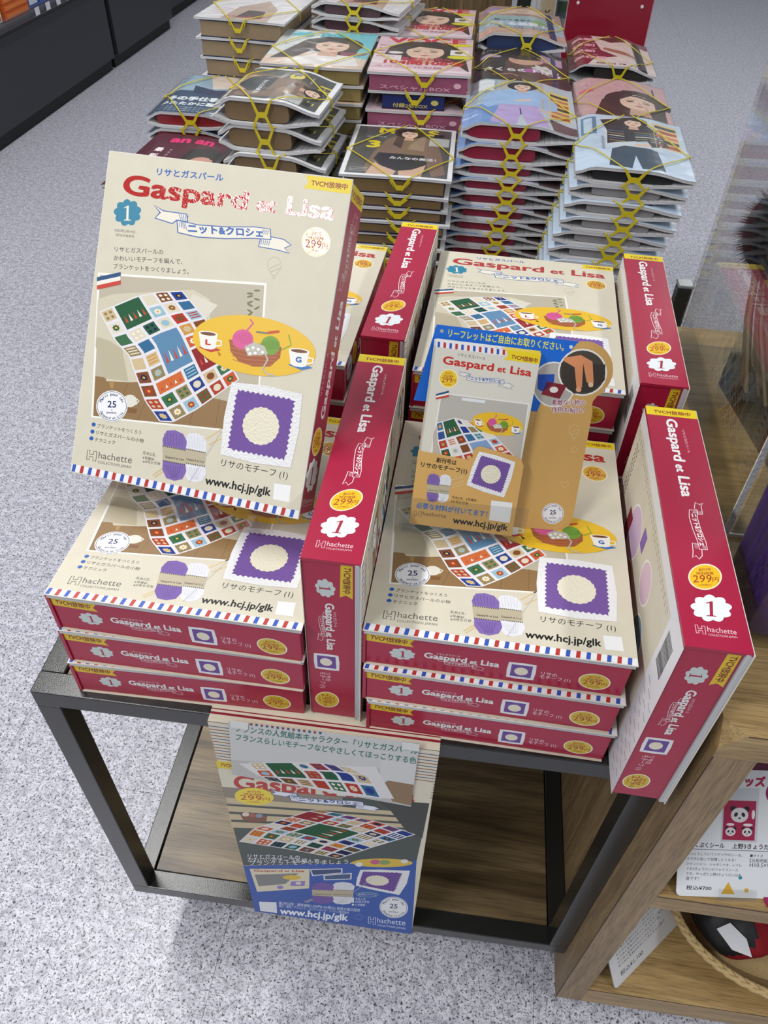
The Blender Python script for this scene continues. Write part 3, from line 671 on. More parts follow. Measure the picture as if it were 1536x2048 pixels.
# ------------------------------------------------------------------ display carts (square steel tube, walnut boards, castors)
def rot2(o, x, y, yaw): o.location = (x, y, o.location.z); o.rotation_euler = (0, 0, yaw)
def cart(name, label, x, y, yaw, W, D, ztop, ztab, zbot, w=.0238, floor=-.64):
    t = empty(name, (x, y, ztop), (0, 0, yaw), label, 'display cart')
    zb = zbot - ztop
    def frame(nm, z1, z0):
        for a, b, n in (((0, 0, z0), (W, w, z1), 'rail'), ((0, D - w, z0), (W, D, z1), 'rail'), ((0, w, z0), (w, D - w, z1), 'side_rail'), ((W - w, w, z0), (W, D - w, z1), 'side_rail')):
            MB().bbox(a, b, .0012).build(n, METAL, t)
    frame('top', 0, -w); frame('low', zb + w, zb)
    for a in ((0, 0), (W - w, 0), (0, D - w), (W - w, D - w)):
        MB().bbox((a[0], a[1], zb + w), (a[0] + w, a[1] + w, -w), .0012).build('leg', METAL, t)
    MB().bbox((w + .001, w + .001, -.016), (W - w - .001, D - w - .001, -.004), .0006).build('table_board', WALNUT, t)
    MB().bbox((w + .0015, w + .0015, zb + .006), (W - w - .0015, D - w - .0015, zb + w - .003), .0006).build('lower_board', WALNUT, t)
    for a in ((.05, .05), (W - .05, .05), (.05, D - .05), (W - .05, D - .05)):
        fz = floor - ztop; c = MB(); r = min(.032, (zb - fz) * .42)
        c.box((a[0] - .03, a[1] - .02, zb - .006), (a[0] + .03, a[1] + .02, zb)); c.box((a[0] - .018, a[1] - .014, fz + r), (a[0] - .014, a[1] + .03, zb)); c.box((a[0] + .014, a[1] - .014, fz + r), (a[0] + .018, a[1] + .03, zb))
        f = c.build('caster', mat('#3a3a3b', .4, .5, metal=.6), t)
        MB().cyl((a[0] - .011, a[1] + .018, fz + r), r, .022, 24, 0).build('wheel', mat('#1d1d1e', .6), f)
    return t
cart('display_cart', 'black steel frame cart carrying the red kits, walnut boards', -.3147, -.0183, .0185, .5942, .615, 0, 0, -.5051)
sc = cart('display_cart', 'low dark steel cart under the banded magazines, mostly hidden behind the kits', -.665, .975, 0.0, 1.100, 1.15, -.113, 0, -.53)
MB().bbox((1.1 - .026, -.028, -.03), (1.1, -.001, .092), .003).build('corner_post', METAL, sc)
MB().bbox((1.1 - .027, -.029, .0925), (1.101, .0, .098), .002).build('post_cap', mat('#8e9192', .3, .5, metal=.5), sc)

# ------------------------------------------------------------------ clear easel under the display copy
t = empty('acrylic_easel', (-.255, .100, 3 * BT + .0013), (0, 0, -.10), 'clear acrylic easel holding up the tilted display copy', 'display stand')
MB().prism([(.046, .001), (.048, .001), (.108, .080), (.1062, .0812)], 0, .150, 'yz').build('back_plate', ACRYLIC, t)
MB().box((0, 0, 0), (.150, .048, .0009)).build('base_plate', ACRYLIC, t)
MB().prism([(0, .002), (.002, .002), (-.0015, .028), (-.0035, .028)], 0, .150, 'yz').build('front_lip', ACRYLIC, t)

# ------------------------------------------------------------------ leaflet holder on the front right stack
LW, LH = 87.3, 157.5
LP = (.0239, .1058, .1599)
LR = Matrix.Rotation(.2034, 4, 'Z') @ Matrix.Rotation(-.4452, 4, 'X') @ Matrix.Rotation(.1266, 4, 'Y')
fl = sheet([(222.8, 144.1), (951.7, 233.2), (717.3, 1481.7), (38.4, 1415.5)], LW, LH)
fb = sheet([(210.0, 132.8), (926.7, 220.6), (697.8, 1450.3), (29.5, 1384.7)], LW, LH)
UP = lambda d: Matrix(((1, 0, 0, 0), (0, 0, -1, d), (0, 1, 0, 0), (0, 0, 0, 1)))     # sheet plane standing up, facing -y, at depth d
def outline(f, pts): return [tuple(c * .001 for c in f(*p)) for p in pts]
def leaf_root(name, label, cat, depth=0, dx=0, dz=0, roll=0, group=None):
    M = Matrix.Translation(LP) @ LR @ Matrix.Translation((dx, depth, dz)) @ Matrix.Rotation(roll, 4, 'Y')
    return empty(name, M.to_translation(), M.to_euler(), label, cat, group)
def leaflet_art():
    P = Print(.008); P.rect(0, 0, LW, LH, '#d3cfc2'); P.use(fl); b = P.L
    P.poly([(222, 144), (720, 205), (700, 250), (216, 186)], '#e6e6e8')
    for k in range(12):
        a = k / 12 * 495; P.poly([(228 + a, 150 + a * .12), (246 + a, 152 + a * .12), (244 + a, 190 + a * .12), (226 + a, 188 + a * .12)], '#3355b0' if k % 2 == 0 else '#b5352f'); P.L -= 1
    P.L += 1
    P.poly([(700, 203), (951, 233), (938, 310), (690, 275), (722, 245)], '#e6cc18'); P.text('TVCM放映中', (740, 268), (922, 298), '#8a3020', h=38, bold=.03, up=-1)
    P.L = b; P.text('リサとガスパール', (366, 250), (560, 278), '#20201e', h=26, up=-1)
    sub(P, g_title, homog([(0, 0), (432, 0), (432, 60), (0, 60)], [(262, 308), (880, 396), (892, 322), (270, 232)]), '#bc2a20')
    P.L = b; sub(P, g_price, unit([(240, 340), (372, 345), (368, 478), (236, 470)]), mat('#e6c22a', .4, .4))
    P.L = b; sub(P, g_banner, homog([(0, 56), (200, 46), (200, -12), (0, 4)], [(370, 345), (765, 415), (758, 490), (366, 410)]), '#2358a8', '#dcd8cc')
    P.L = b; P.poly([(248, 505), (868, 582), (800, 1010), (176, 930)], '#e2e0da'); P.poly([(256, 514), (858, 590), (796, 1040), (186, 960)], '#b3afa6')
    P.poly([(400, 540), (560, 560), (555, 580), (395, 560)], '#d9dde0'); P.poly([(196, 800), (230, 700), (600, 760), (800, 850), (760, 1100), (190, 1100)], '#b9afa2')
    g_blanket(P, [(218, 718), (345, 680), (470, 710)], [(470, 710), (620, 800), (775, 960)], [(290, 1090), (520, 1120), (775, 1110)], [(218, 718), (230, 860), (290, 1090)], 6, 6, [(1, 0, 2, 2, '#2f5b3f'), (3, 3, 2, 2, '#7d9ac0')], 9)
    sub(P, g_table, homog([(640, 20), (950, -70), (1228, 130), (920, 225)], [(468, 700), (655, 645), (822, 765), (630, 808)]))
    P.L += 1; sub(P, g_flag, unit([(216, 500), (306, 492), (306, 552), (216, 552)]))
    return P
LA = leaflet_art()
lf = leaf_root('leaflet', 'foremost leaflet in the card pocket, its whole upper half showing', 'leaflet', .0, group='leaflets standing in the card pocket')
MB().box((0, -.0002, 0), (LW * .001, .0002, LH * .001)).build('paper', mat('#d3cfc2', .5, .4), lf); LA.mesh('leaflet_print', lf, UP(-.0003))
rnd = random.Random(3)
for k, nm in enumerate(('second', 'third', 'fourth', 'fifth', 'sixth', 'seventh', 'rearmost')):
    c = copy_tree(lf); M = Matrix.Translation(LP) @ LR @ Matrix.Translation((rnd.uniform(-.0012, .001), .0010 * (k + 1), .0002 * (k + 1) - .0002)) @ Matrix.Rotation(rnd.uniform(-.008, .008), 4, 'Y')
    c.location = M.to_translation() + Vector((0, 0, ZT)); c.rotation_euler = M.to_euler(); tag(c, nm + ' leaflet of the fan in the card pocket, only its top edge showing', 'leaflet')
t = leaf_root('leaflet_holder', 'card leaflet holder with blue header, standing on the front right stack', 'leaflet holder')
o_ = outline(fb, [(222, 30), (1215, 150)] + [(1258 + 197 * math.cos(math.radians(a)), 345 + 197 * math.sin(math.radians(a))) for a in range(-95, 66, 12)] + [(1312, 570), (1300, 640), (1172, 1390), (1150, 1430), (1110, 1460), (1060, 1468), (700, 1442), (30, 1384)])
MB().prism(o_, .0121, .0128, 'xz').build('back_card', mat('#cda25e', .5, .4), t)
P = Print(.006); P.use(fb); P.poly([(222, 30), (1215, 150), (1200, 215), (1080, 300), (930, 640), (60, 560)], '#1266cc')
b = P.L; P.text('リーフレットはご自由にお取りください。', (300, 112), (1108, 212), '#e8e04a', h=62, bold=.02, up=-1)
P.ell(258, 77, 13, 13, '#a9a49a', n=14); P.ell(1160, 188, 13, 13, '#d9dde0', n=14)
P.poly([(1205, 160), (1290, 155), (1400, 220), (1440, 360), (1390, 500), (1300, 560), (1310, 640), (1172, 1390), (1100, 1455), (700, 1430), (930, 620), (1090, 300)], '#cda25e')
P.ell(1040, 450, 152, 160, '#e9e6df'); P.ell(1040, 450, 142, 150, '#b0aba2'); P.ell(1240, 365, 172, 165, '#ece9e2'); P.ell(1240, 365, 160, 153, '#4a4238')
b = P.L
P.poly([(930, 380), (1045, 378), (1040, 440), (960, 500), (925, 480)], '#1c4aa8'); P.L = b; P.poly([(990, 430), (1132, 455), (1080, 550), (952, 520)], '#7e1f2c'); P.ell(1040, 487, 30, 22, '#e6e2da', n=14)
P.L = b; P.poly([(1090, 300), (1400, 310), (1396, 420), (1300, 500), (1180, 515), (1100, 440)], '#3a332b')
P.poly([(1110, 262), (1230, 245), (1310, 290), (1318, 440), (1295, 460), (1268, 430), (1245, 300), (1236, 470), (1200, 490), (1185, 330), (1110, 285)], '#d98f60'); P.ell(1298, 452, 18, 18, '#e2c0a2', n=12); P.L -= 1; P.ell(1213, 486, 20, 18, '#e2a27a', n=12)
P.L = b
for s, x0, y0, x1 in (('素敵な小物の', 1022, 590, 1262), ('作例も紹介！', 1022, 642, 1250)):
    P.L = b; P.text(s, (x0, y0), (x1, y0 + 4), '#eee6e2', h=44, bold=.09, up=-1); P.text(s, (x0 + 3, y0), (x1 - 3, y0 + 4), '#8c2b4e', h=44, bold=.015, up=-1)
P.L = b; sub(P, g_balloon, unit([(1140, 725), (1228, 730), (1222, 840), (1136, 836)]), '#e0c48e')
P.L = b; P.line([(1185 + (30 if k % 2 == 0 else 14) * math.sin(k * math.pi / 5), 905 - (30 if k % 2 == 0 else 14) * math.cos(k * math.pi / 5)) for k in range(10)], 3, '#e0c48e', True)
P.L = b; P.line([(1115, 1175), (1090, 1148), (1092, 1130), (1106, 1128), (1116, 1140), (1126, 1128), (1142, 1130), (1142, 1148)], 3, '#e0c48e', True)
P.L = b; sub(P, g_badge, unit([(958, 1278), (1112, 1278), (1108, 1425), (954, 1425)])); P.mesh('card_print', t.children[0], UP(.0120))
o_ = outline(fl, [(92, 908), (440, 972), (468, 960), (478, 905), (500, 884), (530, 880), (770, 950), (812, 975), (826, 1014), (742, 1505), (28, 1415)])
MB().prism(o_, -.0016, -.0010, 'xz').build('front_pocket', mat('#cda25e', .5, .4), t); pk = t.children[-1] if t.children[-1].name.startswith('front_pocket') else [c for c in t.children if c.name.startswith('front_pocket')][0]
P = Print(.008); P.use(fl); sub(P, g_motif, unit([(512, 908), (775, 985), (692, 1242), (420, 1150)]))
P.L = 0; P.text('創刊号は', (215, 985), (355, 1008), '#1b1b1b', h=38, bold=.02, up=-1); P.text('リサのモチーフ(1)', (108, 1018), (430, 1068), '#1b1b1b', h=40, bold=.02, up=-1)
P.L = 0; sub(P, g_yarn, unit([(155, 1068), (330, 1078), (300, 1272), (150, 1264)])); P.L = 0; P.line([(300, 1120), (402, 1090)], 4, '#d7c08c'); P.line([(310, 1150), (410, 1118)], 4, '#d7c08c'); P.line([(320, 1170), (405, 1142)], 4, '#d7c08c')
P.L = 0; P.text('毛糸2玉、6号棒針、', (325, 1240), (505, 1266), '#1b1b1b', up=-1); P.text('6/0号かぎ針', (318, 1268), (440, 1286), '#1b1b1b', up=-1)
P.L = 0; P.text('必要な材料が付いてます！', (76, 1304), (570, 1368), '#2a6fb8', h=46, bold=.02, up=-1); P.L = 0; sub(P, g_hachette, homog([(0, 52), (200, 52), (200, 2), (0, 2)], [(68, 1325), (290, 1350), (284, 1400), (62, 1372)]), '#6b5a3c', False)
P.L = 0; P.text('www.hcj.jp/glk', (330, 1412), (712, 1466), '#141414', h=62, bold=.03, up=-1); P.poly([(600, 1255), (748, 1272), (728, 1412), (584, 1392)], '#e4e4e4')
P.mesh('pocket_print', pk, UP(-.0017))
MB().box((-.008, -.0042, -.006), (LW * .001 + .014, -.0026, .024)).box((-.008, -.0042, -.008), (LW * .001 + .014, .016, -.006)).box((-.008, .0135, -.008), (LW * .001 + .014, .0150, .075)).build('acrylic_rack', ACRYLIC, t)

# ------------------------------------------------------------------ poster hanging from the front rail
PW, PH = 214., 490.
fp = sheet([(103, 118), (1453, 304), (1314, 1368), (375, 1241)], PW, PH)
t = empty('hanging_poster', (-.1405, -.0222, 0), (0, 0, .0185), 'tall poster hanging from the front rail of the black cart, blue at its foot', 'poster')
sh = MB().box((0, -.0004, -PH * .001), (PW * .001, 0, .0004)).box((0, -.0004, .0001), (PW * .001, .030, .0004)).build('poster_sheet', mat('#d6cfb9', .45, .4), t)
P = Print(.01)
for a, b_ in ((8, 10.5), (13, 14.2)): P.rect(0, a, PW, b_, '#8c1f30')
P.mesh('flap_print', sh, Matrix.Translation((0, 0, .00045)))
P = Print(.01)
for k in range(16): P.rect(0, 482 - k * 5.6, PW, 483.3 - k * 5.6, '#2c3f7c' if k % 2 == 0 else '#7d2a2c'); P.L -= 1
P.use(fp); P.L = 1
P.poly([(148, 345), (290, 360), (290, 400), (160, 386)], '#dcc41c'); P.text('TVCM放映中', (176, 376), (330, 396), '#8a3020', h=26, bold=.03, up=-1)
P.poly([(160, 392), (1424, 480), (1400, 600), (186, 498)], '#d6cfb9')
b = P.L; sub(P, g_title, homog([(0, 0), (432, 0), (432, 60), (0, 60)], [(256, 512), (1318, 592), (1326, 488), (250, 405)]), '#b32c24')
P.L = b
P.poly([(186, 497), (1402, 598), (1336, 932), (308, 966)], '#3c4740'); P.poly([(186, 497), (900, 560), (900, 640), (214, 600)], '#8b7f6f')
for k in range(4): P.poly([(205 + k * 9, 560 + k * 48), (1290, 650 + k * 34), (1290, 672 + k * 34), (212 + k * 9, 594 + k * 48)], '#c6b48e'); P.L -= 1
P.L += 1; P.poly([(1090, 572), (1402, 598), (1366, 800), (1290, 780), (1180, 640)], '#31352e')
b = P.L
P.poly([(288, 655), (455, 668), (448, 700), (380, 710), (310, 695)], '#7d4a30')
for x, y, c in ((325, 660, '#d9cdc0'), (365, 664, '#a55a3c'), (405, 668, '#8b93a8')): P.ell(x, y, 22, 12, c, n=12); P.L -= 1
P.L += 1
g_blanket(P, [(283, 822), (370, 745), (700, 640), (760, 632)], [(760, 632), (1100, 700), (1328, 778)], [(880, 922), (1060, 860), (1328, 778)], [(283, 822), (600, 870), (880, 922)], 9, 7, [(3, 2, 3, 3, '#2f5b3f'), (6, 0, 2, 2, '#8e2f33')], 5)
P.L = b; sub(P, g_price, unit([(258, 498), (494, 510), (492, 612), (262, 600)]), mat('#e6cf3a', .4, .4), '#b02820', '#e6cf3a')
P.L = b; sub(P, g_banner, homog([(0, 56), (200, 46), (200, -12), (0, 4)], [(462, 505), (1120, 592), (1122, 650), (465, 568)]), '#23428a', '#dfe2e6')
P.L = b + 4
for s, x0, y0, x1, y1 in (('リサとガスパールの', 335, 920, 648, 926), ('かわいいモチーフを編んで、', 335, 940, 778, 946), ('ブランケットをつくりましょう。', 345, 962, 960, 950)):
    P.L = b + 4; P.text(s, (x0, y0), (x1, y1), '#23262a', h=30, bold=.08, up=-1); P.text(s, (x0, y0), (x1, y1), '#dfe2e6', h=30, bold=.01, up=-1)
P.L = b; P.poly([(308, 968), (1336, 930), (1316, 1370), (375, 1243)], '#1b4da3'); b = P.L
P.ell(1135, 945, 178, 26, '#d8b430'); P.ell(1095, 940, 30, 14, '#c2527f', n=14); P.ell(1150, 942, 34, 14, '#7c9a50', n=14); P.ell(1000, 955, 22, 14, '#dcdcd8', n=12); P.ell(1265, 935, 22, 12, '#dcdcd8', n=12)
P.L = b; P.poly([(345, 985), (706, 984), (704, 1100), (390, 1124)], '#d8cfb2'); sub(P, g_title, homog([(0, 0), (432, 0), (432, 60), (0, 60)], [(368, 1002), (676, 1002), (676, 986), (368, 986)]), '#b32c24')
P.poly([(375, 1020), (640, 1010), (560, 1075), (400, 1090)], '#7b7c78'); P.ell(600, 1035, 55, 14, '#d8b430'); P.poly([(595, 1060), (680, 1056), (676, 1086), (590, 1086)], '#8c72b8'); P.ell(640, 1070, 18, 9, '#d8d2c0', n=12); P.ell(530, 1095, 20, 10, '#8c72b8', n=12)
P.L = b; P.poly([(708, 985), (902, 978), (902, 1008), (722, 1026)], '#d5d7da'); P.poly([(716, 989), (894, 984), (894, 1004), (728, 1020)], '#283a6e'); P.poly([(788, 1020), (958, 1006), (956, 1044), (792, 1050)], '#d5d7da'); P.poly([(796, 1024), (950, 1012), (948, 1040), (800, 1045)], '#30507a')
P.L = b; sub(P, g_motif, unit([(1005, 985), (1310, 988), (1246, 1140), (978, 1082)])); P.L = b; sub(P, g_yarn, unit([(722, 1066), (980, 1060), (975, 1196), (725, 1190)]))
P.L = b; P.line([(1050 + 65 * math.cos(k * .5236), 1135 + 14 * math.sin(k * .5236)) for k in range(12)], 2.5, '#8fc0a8', True); P.text('創刊号のアイテム', (998, 1140), (1104, 1140), '#dfe6ea', up=-1)
for k, s in enumerate(('毛糸 2 玉', '6/0号かぎ針', '6 号棒針')): P.L = b; P.ell(966, 1160 + k * 18, 7, 6, '#e8ecf0', n=10); P.text(s, (980, 1166 + k * 18), (1040 + (k == 1) * 24, 1168 + k * 18), '#e8ecf0', up=-1)
P.L = b; P.text('第2号以降：通常価格1,299円(10%税込) 毎週水曜日発売', (520, 1198), (1008, 1238), '#dfe6ea', h=20, up=-1); P.text('発行・発売／アシェット・コレクションズ・ジャパン株式会社', (520, 1214), (942, 1252), '#dfe6ea', h=18, up=-1)
P.text('www.hcj.jp/glk', (526, 1256), (936, 1294), '#eef2f6', h=54, bold=.035, up=-1); P.poly([(400, 1184), (506, 1186), (510, 1252), (408, 1240)], '#e2e4e8')
P.L = b; P.line([(1002 + 26 * math.cos(k * .5236), 1270 + 14 * math.sin(k * .5236)) for k in range(12)], 2, '#6f8fc4', True)
P.L = b; sub(P, g_badge, unit([(1126, 1142), (1294, 1150), (1290, 1280), (1122, 1268)])); P.L = b; sub(P, g_hachette, homog([(0, 52), (200, 52), (200, 2), (0, 2)], [(1060, 1268), (1282, 1285), (1280, 1345), (1058, 1318)]), '#d9e2f0')
P.mesh('poster_print', sh, Matrix(((1, 0, 0, 0), (0, 0, -1, -.00045), (0, 1, 0, -PH * .001), (0, 0, 0, 1))))
# strip taped over the upper part, its foot standing a little off the poster
so = outline(fp, [(232, 104), (790, 180), (1340, 245), (1298, 606), (250, 415)])
st = MB(); n = 9; ys = [p[1] for p in so]
st.prism([(p[0], p[1] - PH * .001) for p in so], -.0024, -.0019, 'xz').build('taped_strip', mat('#c6c6c2', .45, .4), t)
tsx = [c for c in t.children if c.name.startswith('taped_strip')][0]
P = Print(.008); P.use(fp); P.poly([(232, 104), (1340, 245), (1322, 400), (246, 330)], '#c9c9c5')
P.poly([(246, 330), (1322, 400), (1298, 606), (250, 415)], '#b9b7b2'); P.poly([(1120, 440), (1312, 470), (1300, 600), (1190, 575)], '#8a6f4d'); P.poly([(1120, 330), (1322, 360), (1312, 480), (1165, 455), (1115, 480)], '#cfcfcc')
b = P.L; P.poly([(290, 350), (1090, 375), (1200, 560), (900, 540), (400, 420)], '#d9d7d6')
g_blanket(P, [(348, 345), (600, 345), (790, 352), (940, 380)], [(940, 380), (1060, 440), (1130, 560)], [(470, 452), (800, 505), (1130, 560)], [(348, 345), (410, 420), (470, 452)], 7, 3, [(1, 0, 2, 2, '#2f5b3f')], 8)
P.L = b + 8; P.text('フランスの人気絵本キャラクター「リサとガスパール', (272, 162), (1330, 305), '#1f6c64', h=42, bold=.015, up=-1); P.text('フランスらしいモチーフなどやさしくてほっこりする色', (272, 212), (1322, 358), '#1f6c64', h=40, bold=.015, up=-1)
for k in range(14): P.poly([(360 + k * 31, 118 + k * 4.2), (374 + k * 31, 120 + k * 4.2), (374 + k * 31, 133 + k * 4.2), (360 + k * 31, 131 + k * 4.2)], '#8a2f2a' if k % 2 == 0 else '#2c3f7c'); P.L -= 1
P.mesh('strip_print', tsx, Matrix(((1, 0, 0, 0), (0, 0, -1, -.00245), (0, 1, 0, -PH * .001), (0, 0, 0, 1))))
for q in ([(244, 100), (350, 114), (350, 152), (248, 138)], [(1242, 232), (1340, 246), (1338, 286), (1240, 272)]):
    MB().prism([(p[0], p[1] - PH * .001) for p in outline(fp, q)], -.0034, -.0031, 'xz').build('adhesive_tape', mat('#d9dad6', .25, .5), t)
P = None

# ------------------------------------------------------------------ oak shelf unit on the right
UX, UY, UYAW, UW, UD = .2805, -.0400, .0150, .95, .590
UT, UB = .126, -.578
unit_o = empty('shelf_unit', (UX, UY, 0), (0, 0, UYAW), 'oak veneer shelf unit on castors standing right of the black cart', 'shelf unit')
th = .034
tb = MB().box((0, 0, UT - th), (UW, UD, UT)).build('top_board', [OAK_X, OAK_Z], unit_o)
def clip_corner(o, c, n):
    bm = bmesh.new(); bm.from_mesh(o.data)
    r = bmesh.ops.bisect_plane(bm, geom=bm.verts[:] + bm.edges[:] + bm.faces[:], plane_co=c, plane_no=n, clear_outer=True)
    e = [x for x in r['geom_cut'] if isinstance(x, bmesh.types.BMEdge)]; bmesh.ops.contextual_create(bm, geom=e); bm.to_mesh(o.data); bm.free()
clip_corner(tb, (.015, 0, UT), Vector((-1, -1, .75)).normalized())
MB().box((.0002, .0002, UT - .0008), (UW, .0009, UT + .0002)) 
MB().box((0, 0, UB), (th, UD, UT - th - .0003)).build('side_panel', OAK_Z, unit_o)
MB().box((UW - th, 0, UB), (UW, UD, UT - th - .0003)).build('side_panel', OAK_Z, unit_o)
for z in (-.190, ): MB().box((th + .0003, .001, z - .032), (UW - th - .0003, UD - .012, z)).build('shelf', OAK_X, unit_o)
MB().box((th + .0003, 0, UB), (UW - th - .0003, UD - .012, UB + .053)).build('bottom_board', OAK_X, unit_o)
MB().box((th + .0003, UD - .0117, UB + .0533), (UW - th - .0003, UD - .001, UT - th - .0005)).build('back_panel', OAK_Z, unit_o)
m = MB(); m.box((0, -.0006, UB), (.0008, -.0001, UT - th)); m.build('edge_band', mat('#3b2618', .6), unit_o)
for z, xa in ((-.190, th), (UB + .053, th)): MB().box((xa, -.0004, z - .0007), (UW - th, .0002, z + .0001)).build('edge_band', mat('#4a3320', .6), unit_o)
m = MB(); m.box((.016, -.0006, UT - .0008), (UW, -.0001, UT)); m.build('edge_band', mat('#5a3b22', .6), unit_o)
for a, b in ((.022, .055), (UW - .06, .06), (.035, UD - .06), (.11, .045)):
    c = MB(); c.box((a - .012, b - .02, UB - .006), (a + .012, b + .02, UB)); c.box((a - .012, b - .020, -.612), (a - .009, b + .022, UB - .004)); c.box((a + .009, b - .020, -.612), (a + .012, b + .022, UB - .004)); f = c.build('caster', mat('#3c3e40', .4, .5, metal=.4), unit_o)
    MB().cyl((a - .008, b + .004, -.6145), .0250, .016, 24, 0).build('wheel', mat('#26282a', .5), f)

def rounded(w, h, r, n=5):
    pts = []
    for cx, cy, a in ((w - r, r, -90), (w - r, h - r, 0), (r, h - r, 90), (r, r, 180)):
        for k in range(n + 1): t = math.radians(a + 90 * k / n); pts.append((cx + r * math.cos(t), cy + r * math.sin(t)))
    return pts
# price card on the shelf, leaning back in a clear foot
t = empty('price_card', (.3335, -.0358, -.1893), (-.74, 0, .122), 'white price card about panda stickers, tilted back on the upper shelf', 'price card')
cb = MB().prism(rounded(.20, .142, .005), 0, .0012, 'xz').build('card', mat('#e0e2e6', .4, .4), t)
P = Print(.01); P.rect(.3, 133, 199.7, 141, '#5c1638'); P.L = 1
P.text('グッズ', (52, 117), (86, 117), '#b01c48', h=11, bold=.06)
P.ell(99, 110, 12.5, 12.5, '#8f1a5c', n=32); P.ell(100, 105, 7, 5.5, '#e4e4e8', n=14); P.ell(97, 109, 2, 2, '#202024', n=8)
P.L = 1; P.rect(43, 58, 80, 114, '#c6c9ce'); P.rect(44.5, 60, 77.5, 101, '#a8244c'); b = P.L
for x, y, r in ((61, 86, 9), (52.5, 68.5, 5.2), (69.5, 68.5, 5.2)):
    P.L = b
    for sx in (-1, 1): P.ell(x + sx * r * .78, y + r * .72, r * .34, r * .34, '#241f24', n=10)
    P.ell(x, y, r, r * .86, '#ddd8dc', n=18)
    for sx in (-1, 1): P.ell(x + sx * r * .42, y + r * .05, r * .2, r * .28, '#2b262b', sx * 30, n=10)
    P.ell(x, y - r * .36, r * .15, r * .1, '#241f24', n=8)
for x, y, a, c in ((75, 87, 1.7, 5), (52, 76, 4, 1.5), (70, 76, 5, 1.5)): P.L = b; P.ell(x, y, a, c, '#e8e4e6', n=12)
P.L = 1; P.text('ぷくぷくシール', (11, 51.5), (47, 51.5), '#202226', h=6, bold=.02); P.text('上野3きょうだい', (55, 51.5), (99, 51.5), '#202226', h=6, bold=.02)
P.rect(8, 49, 190, 49.5, '#404348')
for k, s in enumerate(('ぷっくりしていてツヤツヤのシール。', 'スマホに貼って自慢したくなる！', 'シャンシャン、シャオシャオ、レイレ', 'イの3きょうだいのフェイスシール', 'です。やっぱり上野3きょうだいは永', '遠です！')):
    P.L = 1; n = len(s); P.text(s, (9, 43 - k * 5.2), (9 + n * 3.35, 43 - k * 5.2), '#3a3c42')
for k, s in enumerate(('■サイズ', '【台紙用紙】', 'H10.5×W8')): P.L = 1; P.text(s, (74, 43 - k * 5.2), (74 + len(s) * 3.3, 43 - k * 5.2), '#3a3c42')
P.L = 1; P.text('税込¥700', (10, 7), (36, 7), '#202226', h=5.2, bold=.01); P.poly([(46, 3.5), (60, 3.5), (53, 16)], '#d9a62c'); P.ell(65, 21, 2, 2, '#2f8fa8', n=12); P.rect(70, 6, 74, 10, '#d9a62c')
P.mesh('card_print', cb, Matrix(((1, 0, 0, 0), (0, 0, -1, -.0001), (0, 1, 0, 0), (0, 0, 0, 1))))
MB().box((.042, -.005, -.0), (.080, -.0035, .010)).box((.042, -.005, -.0014), (.080, .022, -.0002)).build('clear_foot', ACRYLIC, t)
t = empty('magenta_card', (.425, -.0330, -.1896), (0, 0, .25), 'magenta card lying flat on the upper shelf by the price card', 'card')
MB().box((0, 0, 0), (.10, .05, .0015)).build('card', mat('#a3215c', .4), t)
# information card leaning against the left panel on the bottom board
t = empty('information_card', (.3505, -.0345, -.5243), (-.5, 0, .80), 'white text card leaning on the left inner side of the unit, lowest shelf', 'price card')
yb = MB().prism([(.004, 0), (.19, 0), (.19, .13), (0.012, .13), (0, .12), (0, .004)], 0, .0018, 'xz').build('card', mat('#d9dadc', .4, .4), t)
P = Print(.01); P.rect(40, 98, 180, 127, '#4a3036'); b = P.L
for x, y in ((55, 106), (75, 117), (100, 108), (130, 116), (150, 108)): P.L = b; P.ell(x, y, 7, 6, '#c9b8b4', n=12)
P.L = 0; P.text('上野パンダ ちりめん', (16, 82), (160, 82), '#2b2c30', h=10)
for k in range(7): P.L = 0; P.text('ちりめん生地のかわいいきんちゃく袋です'[:18 - k % 3], (14, 70 - k * 7), (110 - (k % 3) * 9, 70 - k * 7), '#55565c')
P.L = 0; P.text('税込¥1,100', (14, 12), (60, 12), '#2b2c30')
P.mesh('card_print', yb, Matrix(((1, 0, 0, 0), (0, 0, -1, -.0001), (0, 1, 0, 0), (0, 0, 0, 1))))

# basket of drawstring pouches
STRAW = mat('#c8ad7c', .7, .3, mottle=.25, mscale=220)
bx, by, bz = .572, .072, -.5245
t = empty('woven_basket', (bx, by, bz), None, 'oval palm leaf basket with plaited rim on the lowest shelf', 'basket')
m = MB(); N = 56; rings = [(.115, .070, .001), (.130, .084, .02), (.145, .096, .045), (.152, .104, .062)]
V = []; F = []
for ri, (a, b, z) in enumerate(rings):
    for k in range(N): q = 2 * math.pi * k / N; w = .0012 * math.sin(k * math.pi + ri * 3.14); V.append(((a + w) * math.cos(q), (b + w) * math.sin(q), z))
for ri in range(len(rings) - 1):
    for k in range(N): F.append((ri * N + k, ri * N + (k + 1) % N, (ri + 1) * N + (k + 1) % N, (ri + 1) * N + k))
off = len(V)
for ri, (a, b, z) in reversed(list(enumerate(rings))):
    for k in range(N): q = 2 * math.pi * k / N; V.append(((a - .004) * math.cos(q), (b - .004) * math.sin(q), z + .003))
for ri in range(len(rings) - 1):
    for k in range(N): F.append((off + ri * N + k, off + ri * N + (k + 1) % N, off + (ri + 1) * N + (k + 1) % N, off + (ri + 1) * N + k))
for k in range(N): F.append(((len(rings) - 1) * N + k, (len(rings) - 1) * N + (k + 1) % N, off + (k + 1) % N, off + k))
F.append(tuple(range(N))[::-1]); F.append(tuple(off + (len(rings) - 1) * N + k for k in range(N)))
m.add(V, F); m.build('basket_body', STRAW, t, smooth=False)
